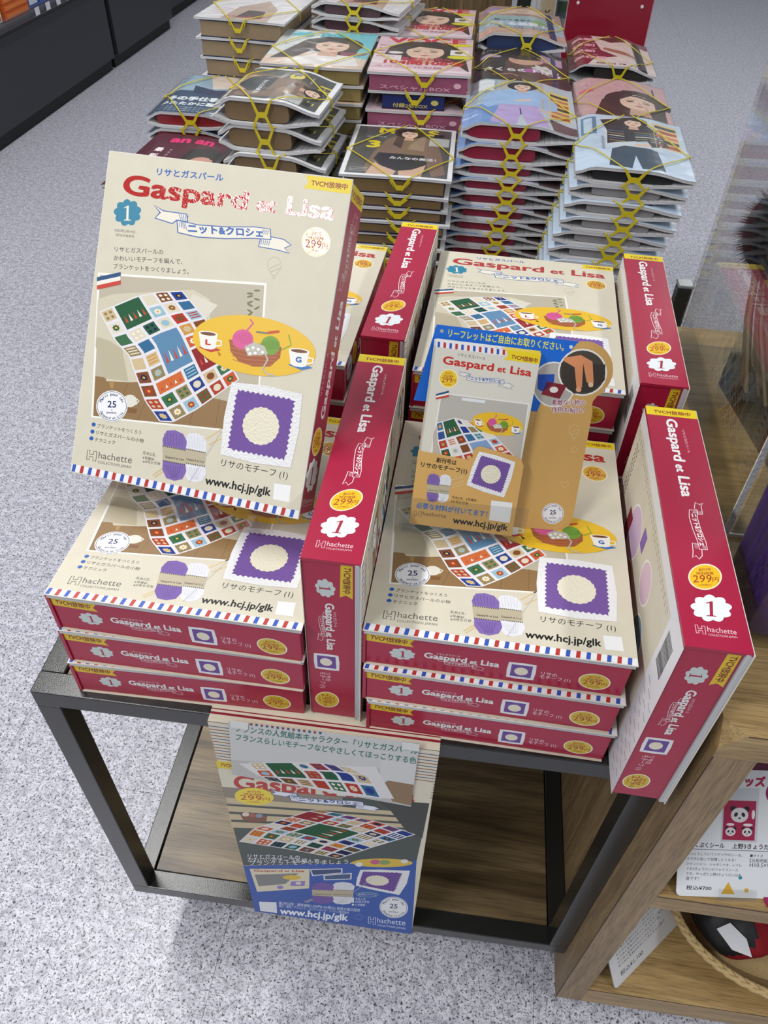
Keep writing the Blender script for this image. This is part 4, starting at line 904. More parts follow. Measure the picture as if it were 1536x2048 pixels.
for ph in (0, 1, 2):
    pts = []
    for k in range(150):
        q = 2 * math.pi * k / 150; s = q * 20 + ph * 2.094; pts.append(((.153 + .0032 * math.cos(s)) * math.cos(q), (.105 + .0032 * math.cos(s)) * math.sin(q), .063 + .0016 * math.sin(2 * s)))
    MB().tube(pts, .0034, 5, close=True).build('rim_plait', STRAW, t, smooth=True)
def pouch(loc, r, c1, c2, label, rot=0, sx=1.0):
    t = empty('drawstring_pouch', loc, (0, 0, rot), label, 'pouch', 'drawstring pouches in the basket')
    bm = bmesh.new(); bmesh.ops.create_uvsphere(bm, u_segments=48, v_segments=24, radius=r)
    for v in bm.verts:
        a = math.atan2(v.co.y, v.co.x); h = v.co.z / r; k = 1 + .05 * math.sin(a * 13) * max(0, h) + .03 * math.sin(a * 5 + h * 4)
        v.co.x *= k * sx; v.co.y *= k; v.co.z *= .72 + .05 * math.sin(a * 3)
    V = [v.co.copy() for v in bm.verts]; bm.verts.index_update(); F = [[v.index for v in f.verts] for f in bm.faces]
    fm = [0 if (V[f[0]].x * -.5 + V[f[0]].z * .5 - V[f[0]].y * .35) > r * .42 else 1 for f in F]; bm.free()
    mesh_obj('fabric', V, F, [mat(c1, .55, .5, bump=.4, bscale=60), mat(c2, .7, .3, bump=.4, bscale=60)], t, fm, True)
    def on(a, b): d = Vector((math.cos(a) * math.cos(b), math.sin(a) * math.cos(b), math.sin(b))); return (d.x * r * sx * 1.11, d.y * r * 1.11, d.z * r * .86)
    MB().add([on(-2.35, .95), on(-1.75, .80), on(-1.55, .35), on(-2.0, .42), on(-2.5, .62)], [(0, 1, 2, 3, 4)]).build('white_patch', mat('#d9dade', .6), t)
    pts = [(r * .1, 0, r * .70), (r * .35, -r * .1, r * .86), (r * .75, -r * .2, r * .70), (r * 1.02, -r * .35, r * .42), (r * 1.05, -r * .5, r * .15)]
    MB().tube(pts, .0042, 8).tube([(p[0] * .96, p[1] + .012, p[2] + .003) for p in pts], .0042, 8).build('cord', mat('#e4e4e4', .7), t, smooth=True)
    return t
pouch((bx - .072, by - .008, bz + .062), .056, '#15161a', '#8e1620', 'black and dark red drawstring pouch at the left end of the basket', .1)
pouch((bx + .058, by - .010, bz + .055), .056, '#8e1620', '#15161a', 'dark red drawstring pouch with white cord right in the basket', .8)
pouch((bx - .085, by + .062, bz + .062), .022, '#a31a20', '#a31a20', 'small bright red pouch at the back of the basket', 2.0)

# acrylic cases on top of the unit
def case(label, a, b, h, loc, wall=.0035, front=False, frost=False):
    t = empty('acrylic_case', loc, (0, 0, UYAW), label, 'acrylic case')
    W_, D_ = a, b
    MB().box((0, 0, 0), (W_, D_, .003)).build('base_plate', ACRYLIC, t)
    MB().box((0, 0, .0031), (wall, D_, h)).build('side_wall', ACRYLIC, t)
    MB().box((wall + .0001, D_ - wall, .0031), (W_, D_, h)).build('back_wall', ACRYLIC, t)
    if frost:
        MB().box((-.0002, -.0022, .0032), (wall + .0012, -.0002, h)).build('sawn_edge', FROST, t)
        MB().box((wall + .002, -.0022, .0005), (W_, -.0002, .0040)).build('sawn_edge', FROST, t)
    return t
ux = lambda x, y: (UX + x * math.cos(UYAW) - y * math.sin(UYAW), UY + x * math.sin(UYAW) + y * math.cos(UYAW))
c = ux(.033, .213); case('large open clear acrylic case at the back of the oak unit', .60, .330, .36, (c[0], c[1], UT + .0005), .004, frost=True)
c = ux(.065, .30); t = empty('acrylic_riser', (.372, .278, UT + .0042), (0, 0, .18), 'small clear acrylic riser inside the large case', 'display stand')
MB().box((0, 0, 0), (.003, .146, .12)).box((.0031, 0, .117), (.26, .146, .12)).build('riser_shell', ACRYLIC, t)
# fur topped straw bundle in the case
t = empty('straw_bundle', (.372, .445, UT + .010), (0.0, .0, 0), 'bundle of dry straw stalks topped with black and wine red fur, in the clear case', 'ornament')
rnd = random.Random(11)
m = MB()
for k in range(90):
    a = rnd.uniform(0, 6.28); r0 = rnd.uniform(.0, .026); r1 = r0 * 1.7 + .006; z0 = .13
    m.tube([(r0 * math.cos(a), r0 * math.sin(a), z0), (r1 * .8 * math.cos(a + .1) + .022, r1 * .8 * math.sin(a + .1) - .01, z0 * .55), (r1 * 1.15 * math.cos(a + .2) + .055, r1 * 1.15 * math.sin(a + .2) - .03, .0)], rnd.uniform(.0014, .0026), 5, rnd.choice((0, 0, 1)))
m.build('straw_stalks', [mat('#a08a62', .7), mat('#7d5c3c', .7)], t)
m = MB()
for k in range(5000):
    a = rnd.uniform(0, 6.28); b = rnd.uniform(-1.2, 1.5); d = Vector((math.cos(a) * math.cos(b), math.sin(a) * math.cos(b), math.sin(b) * .85)); p = d * .044 + Vector((0, 0, .165)); q = d * rnd.uniform(.052, .064) + Vector((rnd.uniform(-.004, .004), rnd.uniform(-.004, .004), .163))
    s = d.cross(Vector((0, 0, 1))); s = (s if s.length > .01 else Vector((1, 0, 0))).normalized() * .0009
    m.add([p - s, p + s, q], [(0, 1, 2)], 1 if (d.z > .55 and d.x < .2) else 0)
fur = m.build('fur', [mat('#141214', .8, .3), mat('#5c1428', .8, .3)], t); fur['kind'] = 'stuff'
bm = bmesh.new(); bmesh.ops.create_icosphere(bm, subdivisions=3, radius=.050)
mesh_obj('fur_core', [v.co + Vector((0, 0, .165)) for v in bm.verts], [[v.index for v in f.verts] for f in bm.faces], mat('#100e10', .9), t, smooth=True); bm.free()
# purple pleated pouch in its own clear box
t = empty('purple_gift_wrap', (.3095, .0520, UT + .013), (0, -.03, UYAW), 'deep purple pleated cloth bag in a clear box at the right edge', 'bag')
m = MB(); N = 320; prof = []
for k in range(N):
    q = k / N; per = [(0, 0), (.20, 0), (.20, .075), (0, .075)]; e = int(q * 4); f_ = q * 4 - e; A = per[e]; B = per[(e + 1) % 4]
    x = A[0] + (B[0] - A[0]) * f_; y = A[1] + (B[1] - A[1]) * f_; d = .0040 * abs(math.sin(f_ * math.pi * (4 if e % 2 else 9))); nx, ny = [(0, -1), (1, 0), (0, 1), (-1, 0)][e]; prof.append((x + nx * d, y + ny * d))
m.prism(prof, 0, .30, 'xy'); m.build('pleated_cloth', mat('#3c1a66', .35, .5, coat=.3, bump=.2, bscale=20), t)
t = empty('acrylic_box', (.3030, .0445, UT + .0005), (0, 0, UYAW), 'clear acrylic box with thick rim around the purple bag', 'acrylic case')
MB().box((0, 0, 0), (.24, .094, .011)).build('base_plate', ACRYLIC, t)
MB().box((0, .0021, .0112), (.002, .094, .36)).build('side_wall', ACRYLIC, t); MB().box((0, 0, .0112), (.22, .002, .36)).build('front_wall', ACRYLIC, t)

# ------------------------------------------------------------------ banded magazines on the second cart
SKIN, SKIN2, HAIR = '#e0bfa8', '#c99f86', '#2e211c'
def g_face(P, cx, cy, r, hair=HAIR, skin=SKIN, lips='#b8505a', hw=1.5):
    P.ell(cx, cy + r * .15, r * hw, r * 1.45, hair); P.poly([(cx - r * .35, cy - r * .5), (cx + r * .35, cy - r * .5), (cx + r * .5, cy - r * 1.9), (cx - r * .5, cy - r * 1.9)], SKIN2)
    P.ell(cx, cy - r * .1, r * .82, r * 1.08, skin); P.poly([(cx - r * .8, cy + r * .2), (cx - r * .3, cy + r * .75), (cx + r * .85, cy + r * .4), (cx + r * .6, cy + r * 1.05), (cx - r * .6, cy + r * 1.05)], hair)
    for s in (-1, 1): P.ell(cx + s * r * .36, cy - r * .05, r * .17, r * .07, '#2b1e1a', n=12); P.line([(cx + s * r * .55, cy + r * .14), (cx + s * r * .18, cy + r * .17)], r * .06, hair)
    P.line([(cx, cy - r * .1), (cx + r * .07, cy - r * .38), (cx - r * .06, cy - r * .4)], r * .035, '#b98a74'); P.poly([(cx - r * .25, cy - r * .62), (cx, cy - r * .55), (cx + r * .25, cy - r * .62), (cx, cy - r * .75)], lips)
def cov(bg): P = Print(.012); P.rect(0, 0, 210, 280, bg); return P
def cov_black():
    P = cov('#e4e4e6'); P.rect(9, 9, 201, 271, '#4d4e4b'); b = P.L
    P.text('M', (52, 236), (84, 236), '#d8c420', h=42, bold=.05); P.text('S', (152, 236), (176, 236), '#d8c420', h=42, bold=.05); P.text('2025年3月号', (30, 208), (70, 208), '#d5d5d5', h=7)
    P.text('3', (34, 150), (62, 150), '#d8c420', h=52, bold=.05)
    P.L = b; P.poly([(40, 30), (52, 120), (72, 200), (92, 222), (150, 222), (176, 190), (188, 110), (196, 30), (172, 12), (150, 110), (70, 110), (60, 20)], '#7d6653'); P.poly([(92, 222), (108, 222), (104, 150), (86, 170)], '#4a3a31'); P.poly([(140, 222), (150, 222), (150, 140), (118, 150), (120, 170)], '#96806b')
    P.poly([(62, 122), (152, 118), (160, 75), (134, 42), (104, 30), (74, 52), (56, 88)], '#1b2427'); P.poly([(60, 70), (74, 52), (104, 30), (100, 9), (48, 9)], '#c9a68e'); P.poly([(108, 31), (134, 42), (158, 70), (152, 9), (110, 9)], '#c9a68e')
    g_face(P, 116, 236, 20, '#1c1512'); P.rect(158, 175, 198, 222, '#b9b9b6'); P.rect(166, 226, 186, 244, '#1d1d1f')
    P.text('みんなの美活！', (86, 92), (176, 92), '#e9e9ea', h=15, bold=.02)
    for k in range(3): P.rect(16, 20 + k * 8, 50, 22 + k * 8, '#b7b7b4'); P.L -= 1
    return P
def cov_blackr():          # the same cover lying sideways
    P = cov_black(); P.v = [(y * .75, 280 - x * 1.3333, z) for x, y, z in P.v]; P.f = [f[::-1] for f in P.f] if False else P.f
    return P
def cov_girl():
    P = cov('#cfd3d2'); P.rect(120, 60, 210, 280, '#6fc0cb'); P.poly([(0, 0), (210, 0), (210, 70), (120, 110), (40, 90), (0, 60)], '#d5bda8'); b = P.L
    P.text('美', (20, 226), (70, 226), '#49b7c6', h=48, bold=.04); P.text('的', (85, 226), (135, 226), '#49b7c6', h=48, bold=.04)
    P.poly([(10, 40), (60, 200), (100, 236), (150, 236), (186, 180), (180, 70), (150, 40), (140, 130), (90, 130), (60, 60)], '#33241f'); g_face(P, 124, 165, 44)
    P.L = b + 3; P.poly([(60, 60), (110, 100), (180, 90), (200, 20), (40, 10)], '#e4e0dc')
    P.L += 8; P.text('即効肌印象ケア', (90, 40), (200, 46), '#e9e9ea', h=18, bold=.03); P.text('自分史上いちばん', (100, 18), (198, 22), '#e9e9ea', h=14, bold=.02); P.text('冬の乾燥対策', (20, 150), (70, 150), '#3f4a4c', h=9)
    P.rect(150, 110, 205, 116, '#c0437a'); P.rect(150, 98, 205, 103, '#c0437a')
    return P
def cov_pink():
    P = cov('#dcbfc6'); b = P.L; P.text('VOCE', (20, 232), (196, 238), '#c8283c', h=62, bold=.05)
    P.L = b + 1; P.poly([(20, 120), (30, 200), (70, 246), (130, 252), (176, 216), (196, 120), (206, 20), (170, 90), (50, 96)], '#3a2620'); g_face(P, 108, 168, 50)
    P.L += 1; c = P.L
    P.rect(0, 60, 60, 130, '#e3d3d6'); P.ell(45, 150, 16, 10, '#dfd9d4'); P.ell(186, 228, 24, 12, '#d7cf1c'); P.ell(182, 130, 26, 13, '#d7cf1c'); P.rect(162, 145, 202, 186, '#e6e4e2'); P.ell(180, 166, 9, 10, '#7a5a30'); P.rect(0, 10, 210, 28, '#e6d3d8')
    P.L = c + 3; P.text('美容のお悩み', (60, 98), (166, 98), '#c4324e', h=24, bold=.03); P.text('104問108答', (26, 66), (196, 66), '#c0262e', h=36, bold=.05)
    P.text('スペシャル対談', (10, 40), (150, 40), '#b2486a', h=12)
    for k in range(5): P.text('最新コスメ', (6, 200 - k * 22), (44, 200 - k * 22), '#a33a5c', h=8); P.L -= 1
    return P
def cov_sweater():
    P = cov('#b9c3c9'); P.rect(0, 120, 60, 280, '#9fb0bb'); P.rect(6, 200, 52, 272, '#dfe4e6'); P.rect(0, 0, 70, 110, '#6f93c8'); P.rect(62, 110, 150, 280, '#b5b0a6'); b = P.L
    P.rect(160, 70, 205, 235, '#dcc866')
    for k in range(6): P.rect(163, 76 + k * 26, 202, 92 + k * 26, ['#b05a42', '#c07a5a', '#2f2c2a'][k % 3]); P.L -= 1
    P.L = b; P.poly([(50, 10), (66, 118), (100, 128), (136, 118), (160, 6), (118, 0), (106, 70), (98, 0)], '#b6a1cf'); P.line([(104, 100), (106, 60)], 2.5, '#352b5c')
    P.poly([(30, 110), (38, 170), (66, 208), (94, 226), (122, 226), (150, 205), (176, 160), (176, 120), (150, 96), (128, 120), (66, 118), (44, 92)], '#9dbbe0'); P.poly([(96, 138), (128, 150), (122, 160), (94, 148)], SKIN); P.poly([(140, 106), (166, 98), (160, 90), (136, 96)], SKIN)
    g_face(P, 108, 238, 20, '#241a18'); P.L += 1
    P.poly([(158, 60), (210, 40), (210, 0), (166, 0)], '#5f4a4c')
    return P
def cov_flower():
    P = cov('#2c2524'); b = P.L; P.poly([(60, 40), (70, 180), (120, 220), (190, 210), (200, 100), (160, 20)], '#5b3f34'); P.ell(115, 190, 40, 42, '#c79a82'); P.ell(120, 215, 46, 26, '#2a1c18')
    for k in range(8): a = k * .785; P.ell(160 + 20 * math.cos(a), 130 + 16 * math.sin(a), 14, 8, '#d8d5cf', math.degrees(a)); P.L -= 1
    P.L += 2; P.ell(30, 210, 28, 14, '#b8a0c0'); P.rect(150, 190, 204, 250, '#b391ab'); P.text('さくらの手仕事', (20, 95), (196, 95), '#e4dfe2', h=26, bold=.05); P.ell(128, 106, 20, 15, '#a94c98'); P.text('春のレシピ', (12, 250), (60, 250), '#d9d4d2', h=10)
    P.line([(40, 60), (80, 74), (96, 58)], 5, '#b98a74')
    return P
def cov_hand():
    P = cov('#c6a694'); P.rect(0, 160, 210, 280, '#b09084'); b = P.L; P.poly([(30, 180), (90, 210), (180, 200), (200, 230), (120, 260), (20, 240)], '#d8bda8'); P.poly([(20, 220), (60, 240), (40, 262), (10, 250)], '#a98fc0')
    P.L = b; P.rect(0, 60, 210, 180, '#a9bccb'); P.rect(30, 130, 190, 176, '#9db9b8'); P.ell(148, 120, 20, 26, '#8dae6c'); P.ell(184, 122, 6, 7, '#3b2f28')
    P.text('知ってるから', (36, 128), (130, 128), '#1f2a3c', h=18, bold=.04); P.text('次くる美容ナビ', (14, 88), (196, 84), '#e6ebee', h=34, bold=.05)
    for k in range(2): P.text('毎日のケアがもっと楽しくなる', (46, 70 - k * 16), (170, 66 - k * 16), '#2b3a55', h=10, bold=.02)
    P.rect(0, 0, 30, 60, '#d9a893')
    return P
def cov_red():
    P = cov('#7d1530'); b = P.L; P.poly([(60, 280), (80, 140), (140, 60), (210, 40), (210, 230), (150, 270)], '#dcc3ba'); P.poly([(70, 260), (140, 280), (150, 240), (110, 220)], '#53221c'); P.poly([(90, 170), (150, 130), (200, 100), (196, 92), (130, 110), (84, 150)], '#a4684f'); P.poly([(40, 0), (210, 0), (210, 60), (120, 90), (60, 60)], '#e0cfc8')
    for k, s in enumerate(('美髪', '特別', '最新', '保存版')): P.L = b + 4; P.text(s, (8, 232 - k * 58), (66 if k < 3 else 90, 232 - k * 58), '#e6a8b4', h=26, bold=.05)
    for k in range(3): P.text('うるおい肌', (10, 205 - k * 58), (70, 205 - k * 58), '#e3bcc4', h=9)
    P.text('毎日きれい', (60, 14), (190, 14), '#4a1a22', h=14, bold=.02)
    return P
def cov_fair():
    P = cov('#c8a0a0'); b = P.L; P.poly([(40, 0), (60, 120), (110, 200), (170, 200), (206, 90), (206, 0)], '#3c2820'); g_face(P, 140, 120, 50); P.text('春コスメ', (12, 220), (120, 220), '#dba9b4', h=34, bold=.04); P.ell(26, 180, 18, 12, '#d8657c')
    return P
def cov_outdoor():
    P = cov('#b9cbdc'); P.rect(0, 0, 210, 90, '#c4d6e8'); P.rect(54, 110, 160, 270, '#c8d0d3'); b = P.L
    P.rect(150, 130, 204, 262, '#d8bd72')
    for k in range(5): P.rect(155, 136 + k * 25, 198, 152 + k * 25, ['#a23a34', '#2d2c30', '#c46a4a'][k % 3]); P.L -= 1
    P.L = b; P.rect(6, 172, 16, 262, '#5f7f98'); P.rect(8, 168, 40, 176, '#5f7f98'); P.rect(6, 256, 40, 264, '#5f7f98'); P.rect(32, 172, 40, 262, '#5f7f98')
    for k in range(7): P.text('冬', (46, 150 - k * 10), (55, 150 - k * 10), '#4c5a66'); P.L -= 1
    P.L = b; P.poly([(58, 14), (66, 96), (90, 116), (136, 110), (150, 100), (158, 10), (116, 8), (108, 70), (98, 8)], '#2f4557')
    P.poly([(58, 120), (60, 190), (48, 250), (80, 262), (100, 236), (140, 232), (170, 180), (176, 140), (140, 118), (134, 150), (76, 132)], '#24262a')
    for k in range(5): P.poly([(62, 140 + k * 13), (92, 136 + k * 13), (92, 140 + k * 13), (62, 144 + k * 13)], ['#8f7d45', '#55708a', '#c9c4b8'][k % 3]); P.poly([(112, 140 + k * 12), (166, 150 + k * 10), (166, 154 + k * 10), (112, 144 + k * 12)], ['#55708a', '#8f7d45', '#c9c4b8'][k % 3]); P.L -= 2
    P.L += 2; P.poly([(108, 118), (140, 124), (138, 134), (110, 128)], SKIN); g_face(P, 112, 244, 20, '#241d1b')
    P.text('LaLa', (8, 110), (40, 110), '#4c5a66') if False else None
    return P
def cov_blue():
    P = cov('#24405f'); P.rect(0, 160, 210, 280, '#8fa9bb'); b = P.L; P.poly([(80, 280), (110, 180), (170, 200), (190, 280)], '#d9c9bd'); P.poly([(60, 200), (120, 170), (180, 190), (150, 130), (70, 140)], '#1d2f52')
    P.text('冬の手仕事', (18, 90), (150, 90), '#dfe6ea', h=30, bold=.06); P.text('あたたかに暮らす', (16, 56), (190, 56), '#dfe6ea', h=24, bold=.05)
    for k in range(3): P.text('とっておきの编みものと小物たち'.replace('编', '編'), (14, 36 - k * 12), (180, 36 - k * 12), '#b9cbd6', h=8); P.L -= 1
    return P
def cov_maroon():
    P = cov('#4a1226'); b = P.L; P.text('an', (60, 232), (112, 236), '#d62a6c', h=44, bold=.05); P.text('an', (124, 236), (172, 236), '#d62a6c', h=44, bold=.05)
    for k, s in enumerate('最新美容'): P.text(s, (44, 178 - k * 34), (66, 178 - k * 34), '#e2d4da', bold=.03); P.text('注', (80, 186 - k * 14), (88, 186 - k * 14), '#c9b4bc'); P.L -= 2
    P.L += 2; P.poly([(120, 40), (130, 200), (180, 226), (210, 210), (210, 20), (140, 10)], '#1b1114'); P.ell(182, 130, 34, 46, '#b98874'); P.poly([(150, 40), (206, 60), (206, 0), (140, 0)], '#a87866')
    return P
def cov_white():
    P = cov('#dcdadc'); b = P.L; P.poly([(60, 0), (70, 120), (120, 190), (160, 120), (170, 0)], '#b9a08f'); P.poly([(90, 20), (100, 90), (140, 90), (150, 20)], '#3e2c26'); P.text('これから始める', (70, 20), (150, 24), '#c3353c', h=16, bold=.03)
    for k in range(4): P.text('冬のお得な情報', (16, 40 + k * 18), (60, 40 + k * 18), '#c87a7e'); P.text('はじめての', (165, 30 + k * 18), (200, 30 + k * 18), '#c87a7e'); P.L -= 2
    return P
COVERS = {k: f() for k, f in (('black', cov_black), ('blackr', cov_blackr), ('girl', cov_girl), ('pink', cov_pink), ('sweater', cov_sweater), ('flower', cov_flower), ('hand', cov_hand), ('red', cov_red), ('fair', cov_fair), ('outdoor', cov_outdoor), ('blue', cov_blue), ('maroon', cov_maroon), ('white', cov_white))}
BAND = mat('#c9b71c', .45, .5)
def smooth(a, b, x): q = max(0, min(1, (x - a) / (b - a))); return q * q * (3 - 2 * q)
def sheetmesh(name, zt, zb, w, h, mats, parent, n=18, y0=0):
    V = []; F = []; xs = [w * i / n for i in range(n + 1)]
    for y in (y0, h):
        for x in xs: V += [(x, y, zt(x)), (x, y, zb(x))]
    m = 2 * (n + 1)
    for i in range(n):
        a = 2 * i; F += [(a, a + 1, a + 3, a + 2), (m + a, m + a + 2, m + a + 3, m + a + 1), (a, a + 2, m + a + 2, m + a), (a + 1, m + a + 1, m + a + 3, a + 3)]
    F += [(0, m, m + 1, 1), (2 * n, 2 * n + 1, m + 2 * n + 1, m + 2 * n)]
    return mesh_obj(name, V, F, mats, parent)
def bundle(kind, cover, w=.212, h=.280, t=.016, inner='#a58a63', rim='#1c2a55', pw=(.03, .165), gap=.010, band=True, film=True, text=None, seed=0):
    """kind 'box': magazine lying on a gift carton; kind 'wrap': magazine closed around a pouch."""
    rnd = random.Random(seed); o = empty('banded_magazine'); mt = .0045
    if kind == 'box':
        c = MB(); x0, x1 = pw; zt0 = t - mt - .0006
        b_ = MB().bbox((x0, .004, .0006), (x1, h - .008, zt0), .0008).build('gift_carton', mat(inner, .6, .3, mottle=.12, mscale=80), o)
        if rim: MB().box((x0 - .0008, .003, .0001), (x1 + .0008, h - .007, .0022)).box((x0 - .0006, .003, zt0 - .0016), (x1 + .0006, h - .007, zt0 + .0003)).build('carton_rim', mat(rim, .4), b_)
        if text:
            P = Print(.01); P.text(text[0], (x0 * 1000 + 22, 3.2), (x1 * 1000 - 34, 3.2), text[1], h=8, bold=.02); P.ell(x1 * 1000 - 20, zt0 * 500, 8, 4.6, text[1], n=16); P.mesh('carton_lettering', b_, Matrix(((1, 0, 0, 0), (0, 0, -1, .0028), (0, 1, 0, .001), (0, 0, 0, 1))))
        wav = lambda x: .0016 * math.sin(x / w * 3.1 + seed) * (x / w)
        top = lambda x: t + wav(x); bot = lambda x: t - mt + wav(x)
        pg = sheetmesh('pages', lambda x: top(x) - .0007, bot, w, h, PAGES, o)
    else:
        mid = lambda x: smooth(0, .16, x / w) * (1 - smooth(.62, 1.0, x / w))
        top = lambda x: t * .5 + gap * .15 + .0025 + (t * .5 - .0025 - gap * .15) * mid(x); bot0 = lambda x: (t * .5 - .004) * (1 - mid(x)) * .55
        pg = sheetmesh('pages', lambda x: top(x) - .0007, lambda x: top(x) - .0050, w, h, PAGES, o)
        sheetmesh('rear_pages', lambda x: bot0(x) + .0048, bot0, w * .995, h, PAGES, o)
        x0, x1 = pw; zc = t * .5; hh = max(.002, (t - .0108) * .5)
        if hh > .0022:
            prof = []
            for i in range(24): a = 2 * math.pi * i / 24; sx = abs(math.cos(a)) ** .35 * (1 if math.cos(a) > 0 else -1); sz = abs(math.sin(a)) ** .4 * (1 if math.sin(a) > 0 else -1); prof.append(((x0 + x1) / 2 + (x1 - x0) / 2 * sx, zc - .0002 + hh * sz * .94))
            MB().prism(prof, .006, h - .03, 'xz').build('gift_pouch', mat(inner, .45, .5, coat=.2, mottle=.15, mscale=60), o, smooth=False)
        bot = bot0
    cuts = [w * i / 18 for i in range(1, 18)]
    cs = sheetmesh('front_cover', lambda x: top(x), lambda x: top(x) - .0006, w, h, mat('#d6d6d8', .4), o, y0=-.0005)
    src = COVERS[cover]; sx = w / .210; sy = h / .280
    src.mesh('cover_print', cs, Matrix.Translation((0, 0, .00012)) @ Matrix.Diagonal((sx, sy, 1, 1)) @ Matrix.Translation((0, 0, 0)), lambda x: top(x * sx), [c / sx for c in cuts])
    if film:
        n = 14; V = []; F = []; m = 9
        for j in range(m):
            for i in range(n + 1):
                x = -.003 + (w + .006) * i / n; y = -.003 + (h + .006) * j / (m - 1); V.append((x, y, top(min(w, max(0, x))) + .0010 + .0003 * rnd.random()))
        for j in range(m - 1):
            for i in range(n): a = j * (n + 1) + i; F.append((a, a + 1, a + n + 2, a + n + 1))
        mesh_obj('wrapping_film', V, F, FILM, o, smooth=True)
    if band:
        m = MB(); cx = w * rnd.uniform(.46, .56); zf = t * .48; yf = -.0052; hw = .0012
        zt_ = top(cx) + .0012; zb_ = -.0002 + bot(cx)
        # pinch piece: a four armed patch on the front, arms running up onto the cover and down underneath
        s4 = [(cx - .021, zt_), (cx - .0165, zt_ + .0004), (cx - .006, zf + .0042), (cx + .006, zf + .0042), (cx + .0165, zt_ + .0004), (cx + .021, zt_), (cx + .0105, zf + .0005), (cx + .010, zf - .001), (cx + .0205, zb_), (cx + .016, zb_ - .0003), (cx + .006, zf - .0046), (cx - .006, zf - .0046), (cx - .016, zb_ - .0003), (cx - .0205, zb_), (cx - .010, zf - .001), (cx - .0105, zf + .0005)]
        tri = [tuple(q) for q in tessellate_polygon([[Vector((p[0], p[1], 0)) for p in s4]])]
        m.add([(p[0], yf, p[1]) for p in s4] + [(p[0], yf + .0009, p[1]) for p in s4], tri + [tuple(i + len(s4) for i in q[::-1]) for q in tri] + [(i, (i + 1) % len(s4), len(s4) + (i + 1) % len(s4), len(s4) + i) for i in range(len(s4))])
        yl, yr = h * rnd.uniform(.40, .52), h * rnd.uniform(.38, .5)
        for (xa, xe, ye) in ((cx - .0185, -.0012, yl), (cx + .0185, w + .0012, yr)):
            for (ys, xs_) in ((yf, xa), (h + .002, cx + (xa - cx) * .4)):
                pts = [];
                for q in range(11):
                    u = q / 10; x = xs_ + (xe - xs_) * u; y = ys + (ye - ys) * u; pts.append((x, y, top(min(w, max(0, x))) + .0022 + .0015 * math.sin(u * 3.14)))
                m.tube(pts, .0013, 6, flat=.6)
            m.tube([(xe, ye, top(min(w, max(0, xe))) + .0022), (xe + (.0012 if xe > 0 else -.0012), ye, t * .5), (xe, ye, bot(min(w, max(0, xe))) + .0005)], .0016, 6)
        m.build('elastic_band', BAND, o, smooth=False)
    return o
ORD = ['topmost', 'second', 'third', 'fourth', 'fifth', 'sixth', 'seventh', 'eighth', 'ninth', 'tenth', 'eleventh', 'twelfth', 'thirteenth']
TB = -.112
def pile(x, y, yaw, ztop, group, desc, seq, rest, jit=.004, lean=(0, 0)):
    """seq: items from the top down (proto, thickness, text); rest fills the pile down to the table."""
    z = ztop; rnd = random.Random(int(abs(x * 1000 + y * 77))); items = list(seq); h = sum(i[1] + .0005 for i in items)
    while ztop - h - rest[1] > TB: items.append(rest); h += rest[1] + .0005
    n = len(items); slack = (ztop - TB - .0006 - h) / n
    for i, (pr, t, text) in enumerate(items):
        z -= t + .0005 + slack * .999
        if pr['used']: o = copy_tree(pr['o'])
        else: o = pr['o']; pr['used'] = True
        k = (t + slack) / t; o.scale = (1, 1, k)
        j = 0 if i == 0 else 1
        o.location = (x + lean[0] * i + j * rnd.uniform(-jit, jit), y + lean[1] * i + j * rnd.uniform(-jit, jit), z + ZT); o.rotation_euler = (0, 0, yaw + j * rnd.uniform(-.02, .02))
        tag(o, '%s, %s in %s' % (text, 'topmost' if i == 0 else ('lowest' if i == n - 1 else ORD[i] + ' down'), desc), 'magazine', group)
def pr(*a, **k): return {'o': bundle(*a, **k), 'used': False}
T = {}
T['white'] = pr('box', 'white', t=.038, inner='#8f7c62', rim='#1c2a4c', pw=(.012, .200), seed=1)
T['white2'] = pr('wrap', 'white', t=.030, inner='#4a3038', seed=2)
T['girl'] = pr('box', 'girl', t=.029, inner='#8a7a4c', rim=None, pw=(.004, .206), seed=3)
T['blackb'] = pr('wrap', 'blackr', w=.205, h=.200, t=.042, inner='#77603f', pw=(.02, .145), gap=.02, seed=4)
T['pinkb'] = pr('box', 'pink', t=.032, inner='#94506c', rim=None, pw=(.004, .206), text=('スペシャルBOX', '#d9a9b8'), seed=5)
T['pinkn'] = pr('box', 'pink', t=.031, inner='#1f2a66', rim='#241420', pw=(.030, .160), text=('付録2冊BOX', '#c4b768'), seed=6)
T['flatb'] = pr('box', 'black', h=.275, t=.031, inner='#75603f', rim='#15183c', pw=(.010, .198), seed=7)
T['flatc'] = pr('box', 'black', h=.275, t=.0235, inner='#75603f', rim='#15183c', pw=(.010, .198), seed=7)
T['crim'] = pr('wrap', 'sweater', w=.220, t=.036, inner='#8c1838', pw=(.012, .150), seed=8)
T['crim_thin'] = pr('wrap', 'sweater', w=.220, t=.0265, inner='#7c1834', pw=(.03, .15), seed=9)
T['hand'] = pr('wrap', 'hand', t=.038, inner='#22345e', pw=(.02, .19), seed=10)
T['hand2'] = pr('wrap', 'flower', t=.034, inner='#22345e', pw=(.02, .19), seed=11)
T['red'] = pr('wrap', 'red', t=.044, inner='#2b2422', pw=(.06, .19), seed=12)
T['fair'] = pr('wrap', 'fair', t=.030, inner='#2b2422', pw=(.06, .19), seed=13)
T['out'] = pr('wrap', 'outdoor', w=.206, h=.285, t=.028, inner='#22242a', pw=(.03, .17), seed=14)
T['out2'] = pr('wrap', 'outdoor', w=.206, h=.285, t=.0255, inner='#8f8f92', pw=(.04, .16), seed=15)
